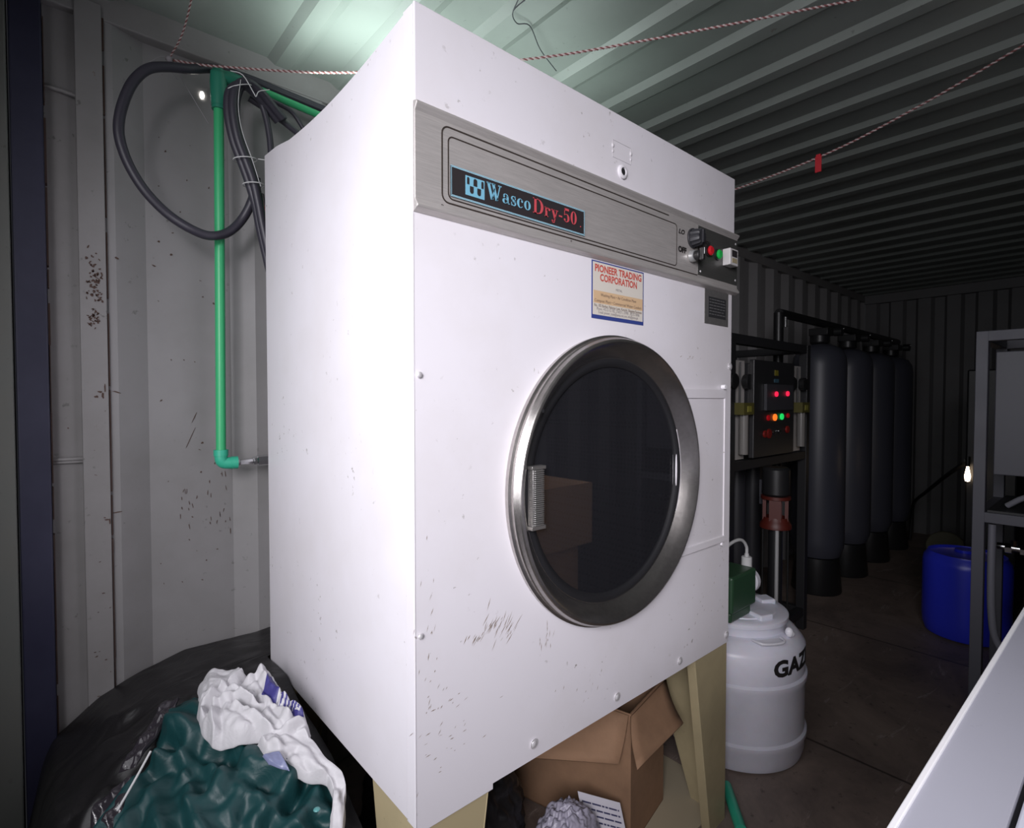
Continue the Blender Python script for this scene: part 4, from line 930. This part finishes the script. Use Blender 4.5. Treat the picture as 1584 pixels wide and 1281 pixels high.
# short green pipe end on the floor at the leg
tag(MB().tube([(1.56, .74, .018), (1.705, .862, .018)], .017, 14).build('pipe_offcut', TEALP), 'short teal plastic pipe on the floor right of the dryer leg', 'pipe')

# ------------------------------------------------------------------ filter skid with lit control cabinet, far right of the dryer
sk = thing('filter_skid', (2.8, 1.25, 0), 'dark steel filter skid with lit control cabinet beyond the dryer', 'water treatment unit')
Y = 1.20
mb = MB()
for x in (2.36, 3.24):
    for y in (1.19, 1.62): mb.box((x, y, 0), (x + .045, y + .045, 1.62))
for z in (.08, .98, 1.575): mb.box((2.36, 1.192, z), (3.285, 1.232, z + .045)); mb.box((2.36, 1.622, z), (3.285, 1.662, z + .045))
for x in (2.36, 3.24):
    for z in (.08, 1.575): mb.box((x + .002, 1.2, z + .002), (x + .043, 1.65, z + .043))
mb.build('frame', DARKM, sk, bevel=.002)
cb = MB().box((2.535, 1.165, 1.035), (3.0, 1.189, 1.505)).box((2.55, 1.19, 1.05), (2.985, 1.36, 1.49)).build('control_cabinet', mat('cabinet_dark', (.020, .020, .022), .4), sk, bevel=.003)
SSP = mat('steel_panel_with_sheen', (.55, .52, .50), .4, .3)  # bright reflection on the stainless put in as a pale, duller colour
MB().box((2.36, 1.21, 1.03), (2.53, 1.222, 1.50)).build('stainless_panel', SSP, sk); MB().box((3.02, 1.21, 1.03), (3.20, 1.222, 1.50)).build('stainless_panel', SSP, sk)
mb = MB()
for x in (2.375, 2.52, 3.035, 3.185): MB().cyl((x, 1.205, 1.40), .036, .03, 'Y', 24, bev=.004).build('gauge', BLACKP, sk)
for x in (2.445, 3.11):
    MB().cyl((x, 1.17, 1.06), .020, .19, n=16).build('flow_meter_tube', mat('clear_tube', (.20, .19, .18), .2), sk); MB().cyl((x, 1.19, 1.30), .004, .19, n=8).build('flow_rod', DARKM, sk)
    MB().box((x - .05, 1.145, 1.245), (x + .05, 1.19, 1.300)).build('clamp', mat('clamp_olive', (.09, .08, .02), .5), sk)
    MB().box((x - .018, 1.142, 1.258), (x + .018, 1.146, 1.285)).build('clamp_label', mat('label_yellow', (.25, .23, .04), .5), sk)
MB().box((2.64, 1.150, 1.262), (2.95, 1.164, 1.39)).build('gauge_bank', mat('dark_panel', (.045, .045, .052), .4), cb)
def led(x, z, r, m, y=1.1645, n='indicator_light'): MB().cyl((x, y, z), r, .010, 'Y', 16, bev=.002).build(n, m, cb)
ERD = emis('led_red', (1, .02, .08), 1.0); EOR = emis('led_orange', (1, .18, .02), 1.2); EGR = emis('led_green', (.02, 1, .18), .6); EDR = emis('led_dim_red', (.8, .01, .02), .12)
led(2.735, 1.342, .013, ERD, 1.150); led(2.868, 1.345, .013, ERD, 1.150)
led(2.680, 1.225, .014, EDR); led(2.755, 1.226, .017, EOR); led(2.836, 1.228, .016, EGR); led(2.91, 1.232, .012, EDR)
RB = mat('dark_red_button', (.20, .012, .01), .4)
led(2.645, 1.147, .018, RB, n='push_button'); led(2.690, 1.147, .024, RB, n='push_button'); led(2.735, 1.152, .010, SSTEEL, n='selector_knob'); led(2.808, 1.155, .012, SSTEEL, n='selector_knob'); led(2.905, 1.160, .019, RB, n='push_button')
MB().box((2.757, 1.162, 1.435), (2.795, 1.1645, 1.462)).build('warning_label', mat('label_yellow2', (.20, .17, .02), .5), cb); MB().box((2.752, 1.162, 1.400), (2.80, 1.1645, 1.418)).build('blue_label', mat('label_blue', (.04, .10, .14), .5), cb)
for x in (2.42, 2.62, 2.95, 3.15): MB().cyl((x, 1.45, .12), .05, .84, n=20, bev=.01).build('membrane_housing', mat('housing_dark', (.03, .03, .035), .4), sk)
MB().box((2.66, 1.17, .80), (2.74, 1.19, .92)).build('rating_label', mat('label_grey', (.12, .12, .14), .5), sk)
# vertical red pump
rpv = thing('vertical_pump', (2.49, 1.04, 0), 'slim upright pump with dark red motor bracket in front of the filter skid', 'pump')
PR = mat('pump_red', (.07, .008, .004), .5); q = Matrix.Translation((2.49, 1.04, 0))
mb = MB().lathe([(.03, .735), (.066, .735), (.066, .752), (.058, .765), (.052, .785)], 32, 0, q).lathe([(.045, .862), (.062, .866), (.062, .880), (.04, .880)], 32, 0, q)
for a in (20, 110, 200, 290): mb.box((.038, -.024, .77), (.052, .024, .868), 0, q @ Matrix.Rotation(R(a), 4, 'Z'))
mb.build('bracket', PR, rpv); MB().cyl((2.49, 1.04, .880), .058, .13, n=24, bev=.01).build('motor', BLACKP, rpv)
MB().cyl((2.49, 1.04, .05), .030, .70, n=32).build('column', BLACKP, rpv)
for a in (30, 120, 210, 300):
    MB().tube([q @ Vector((.052*math.cos(R(a)), .052*math.sin(R(a)), .05)), q @ Vector((.052*math.cos(R(a)), .052*math.sin(R(a)), .74))], .0085 if a == 210 else .004, 10).build('tie_rod', mat('rod_steel', (.42, .42, .42) if a == 210 else (.02, .02, .02), .35, .3), rpv)
MB().box((2.42, .97, 0), (2.56, 1.11, .05)).build('foot', BLACKP, rpv, bevel=.01)
# tall filter vessels
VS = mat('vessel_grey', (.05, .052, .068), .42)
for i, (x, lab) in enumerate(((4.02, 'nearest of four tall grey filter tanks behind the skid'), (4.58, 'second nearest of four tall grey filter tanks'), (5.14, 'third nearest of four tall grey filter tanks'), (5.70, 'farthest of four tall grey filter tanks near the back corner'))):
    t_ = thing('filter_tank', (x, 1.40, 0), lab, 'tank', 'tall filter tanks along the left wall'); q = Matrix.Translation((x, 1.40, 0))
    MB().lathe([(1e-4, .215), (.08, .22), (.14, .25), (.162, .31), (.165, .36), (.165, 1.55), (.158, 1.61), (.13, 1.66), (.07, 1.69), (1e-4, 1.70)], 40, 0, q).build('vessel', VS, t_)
    MB().lathe([(1e-4, 0), (.15, 0), (.155, .01), (.135, .24), (1e-4, .24)], 32, 0, q).build('stand', BLACKP, t_)
    MB().cyl((x, 1.40, 1.695), .06, .07, bev=.01).box((x - .06, 1.33, 1.75), (x + .06, 1.45, 1.80)).cyl((x, 1.31, 1.77), .03, .05, 'Y').build('valve_head', BLACKP, t_, bevel=.004)
    MB().sphere((x + .02, 1.26, 1.79), .007, 6).build('valve_screw', SSTEEL, t_)
mp_ = thing('pipe_manifold', (3.5, 1.35, 0), 'black steel pipe header running over the filter tank tops', 'pipe')
mb = MB().tube([(3.36, 1.40, 1.84), (5.9, 1.40, 1.84)], .026, 12).tube([(3.36, 1.40, 1.84), (3.36, 1.40, 0.0)], .028, 12)
mb.build('header', BLACKP, mp_); MB().cyl((3.36, 1.36, 1.75), .010, .06, n=10).build('valve_stem', mat('dull_steel', (.20, .2, .2), .4, .8), mp_)

# ------------------------------------------------------------------ blue drum
BLD = mat('blue_polyethylene', (.035, .05, .75), .30); bq = Matrix.Translation((3.86, .575, 0))
bt = thing('blue_drum', (3.86, .575, 0), 'blue plastic drum standing on the floor beside the grey rack', 'drum')
MB().lathe([(1e-4, 0), (.15, 0), (.18, .012), (.192, .05), (.195, .10), (.195, .40), (.190, .43), (.175, .452), (.172, .462), (.165, .462), (.162, .452), (.155, .447), (1e-4, .447)], 64, 0, bq).build('body', BLD, bt)
MB().lathe([(1e-4, .447), (.045, .447), (.045, .462), (1e-4, .462)], 24, 0, bq @ Matrix.Translation((.08, .02, 0))).build('bung', BLD, bt)
# round olive lid standing behind the blue drum
dk = thing('round_disc', (5.38, .93, 0), 'round olive disc leaning on the floor behind the blue drum', 'disc')
MB().cyl((5.38, .93, .133), .132, .03, 'X', 48, bev=.006).build('disc', mat('olive_disc', (.10, .095, .06), .6), dk).rotation_euler = (0, 0, 0)
tag(MB().lathe([(1e-4, 0), (.08, 0), (.085, .02), (.07, .075), (.03, .085), (1e-4, .085)], 24, 0, Matrix.Translation((6.1, 1.08, 0))).build('red_cap', mat('red_plastic', (.16, .012, .02), .5)), 'small dark red plastic cap on the floor at the back wall', 'cap')
# cable from the back corner to the dark hanging bag
tag(MB().tube(spline([(6.0, 1.30, .02), (5.98, 1.28, .30), (5.8, 1.22, .42), (5.2, 1.02, .60), (4.6, .80, .80), (4.30, .66, .92)], 8), .013, 8).build('black_cable', BLACKP), 'black hose slung from the back corner towards the grey rack', 'hose')
dkc = thing('dark_cabinet', (4.5, .55, 0), 'narrow black cabinet standing between the blue drum and the rack', 'cabinet')
MB().box((4.32, .42, .0), (4.75, .66, 1.50)).build('body', BLACKP, dkc, bevel=.01)
lm = thing('hand_lamp', (4.25, .655, .84), 'small lit lamp hanging on the black cabinet left of the rack', 'lamp')
MB().lathe([(1e-4, -.05), (.012, -.045), (.016, -.015), (.010, .02), (.005, .05), (1e-4, .06)], 16, 0, Matrix.Translation((4.27, .640, .86))).build('bulb', emis('lamp_glow', (1, .75, .5), 9), lm)
MB().cyl((4.27, .640, .905), .012, .06, n=12).box((4.27, .64, .93), (4.32, .66, .95)).build('socket', BLACKP, lm)

# ------------------------------------------------------------------ grey rack at the right edge
rk = thing('equipment_rack', (2.8, .1, 0), 'grey steel frame rack with a flat panel and pipework at the right edge', 'rack')
mb = MB(); FX = 2.80
for y in (.365, -.42): mb.box((FX, y, 0), (FX + .04, y + .038, 1.585)); mb.box((FX + .5, y, 0), (FX + .54, y + .038, 1.585))
for z in (1.545, .828): mb.box((FX + .001, -.42, z), (FX + .039, .402, z + .04)); mb.box((FX + .501, -.42, z), (FX + .539, .402, z + .04))
for z in (1.545, .828):
    for y in (.366, -.42): mb.box((FX + .03, y + .001, z + .001), (FX + .51, y + .037, z + .039))
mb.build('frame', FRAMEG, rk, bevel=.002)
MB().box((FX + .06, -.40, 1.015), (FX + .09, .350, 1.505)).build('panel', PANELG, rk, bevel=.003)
MB().tube(spline([(FX + .03, .345, .82), (FX + .03, .345, .60), (FX + .03, .340, .45), (FX + .03, .325, .36), (FX + .03, .28, .30), (FX + .03, .15, .26)], 6), .013, 12).build('grey_hose', mat('grey_hose', (.17, .17, .20), .4), rk)
MB().tube(spline([(FX + .10, .31, .89), (FX + .08, .26, .93), (FX + .06, .20, .955), (FX + .05, .10, .96)], 6), .011, 10).build('upper_hose', mat('grey_hose2', (.22, .22, .25), .4), rk)
mb = MB().tube([(FX + .12, .34, .72), (FX + .12, -.35, .71)], .014, 12)
for y in (.315, .27, .20, .12): mb.tube([(FX + .12, y, .716), (FX + .12, y - .02, .716)], .022, 6)
mb.tube([(FX + .12, .29, .716), (FX + .12, .29, .75)], .012, 8)
mb.build('chrome_pipe', CHROME, rk)
MB().box((FX + .10, -.30, .10), (FX + .45, .20, .17)).cyl((FX + .25, .10, .17), .10, .22, n=24).cyl((FX + .22, -.12, .17), .09, .26, n=24).tube(spline([(FX+.2, .25, .87), (FX+.2, .1, .80), (FX+.2, 0, .86), (FX+.2, -.1, .80)], 5), .02, 8).build('machinery', mat('machinery_dark', (.05, .05, .055), .4), rk)
MB().box((FX + .08, -.10, .50), (FX + .18, .245, .585)).build('white_box', mat('small_box', (.26, .26, .28), .5), rk, bevel=.003)
MB().box((FX + .02, -.40, .868), (FX + .52, .36, .876)).build('shelf', DARKM, rk)

# ------------------------------------------------------------------ white machine in the near right corner (only its top is in view)
wm = thing('washing_machine', (.75, -.2, 0), 'white enamel machine top cutting across the bottom right corner', 'washing machine')
ENA = worn_paint('machine_enamel', (.40, .40, .46), .35, (.36, .36, .42), .25, .3)
WEDGE = mat('white_edge_highlight', (.85, .84, .86), .35)  # light caught by the thin lip, put in as a whiter colour
rot = Matrix.Translation((.46, .1105, 0)) @ Matrix.Rotation(R(-1.1), 4, 'Z')
MB().box((-.22, -.60, 0), (.80, -.006, .975), 0, rot).build('body', ENA, wm, bevel=.004)
MB().box((-.23, -.056, .976), (.82, -.0045, .997), 0, rot).build('top_rim', ENA, wm)
MB().box((-.23, -.0045, .970), (.82, .0, 1.0), 0, rot).build('edge_strip', WEDGE, wm, bevel=.0008)
MB().box((-.23, -.60, .976), (.82, -.060, .9965), 0, rot).build('lid', mat('lid_enamel', (.60, .61, .70), .35), wm, bevel=.0015)
MB().box((-.23, -.061, .976), (.82, -.055, .990), 0, rot).build('lid_gap', BLACKP, wm)
# ------------------------------------------------------------------ cartons mirrored in the door glass
CARDL = mat('brightened_cardboard', (.80, .50, .31), .75)  # cardboard colour brightened to strengthen its reflection in the door glass
cardbox('cardboard_box', (1.66, -.17, 0), (2.0, -.19, 0), (1.66, -.50, 0), .60, 'lower brown carton of the stack mirrored in the dryer glass', m=CARDL)
cardbox('cardboard_box', (1.60, -.14, 0), (2.06, -.15, 0), (1.60, -.50, 0), .30, 'upper brown carton of the stack mirrored in the dryer glass', z0=.601, m=CARDL)
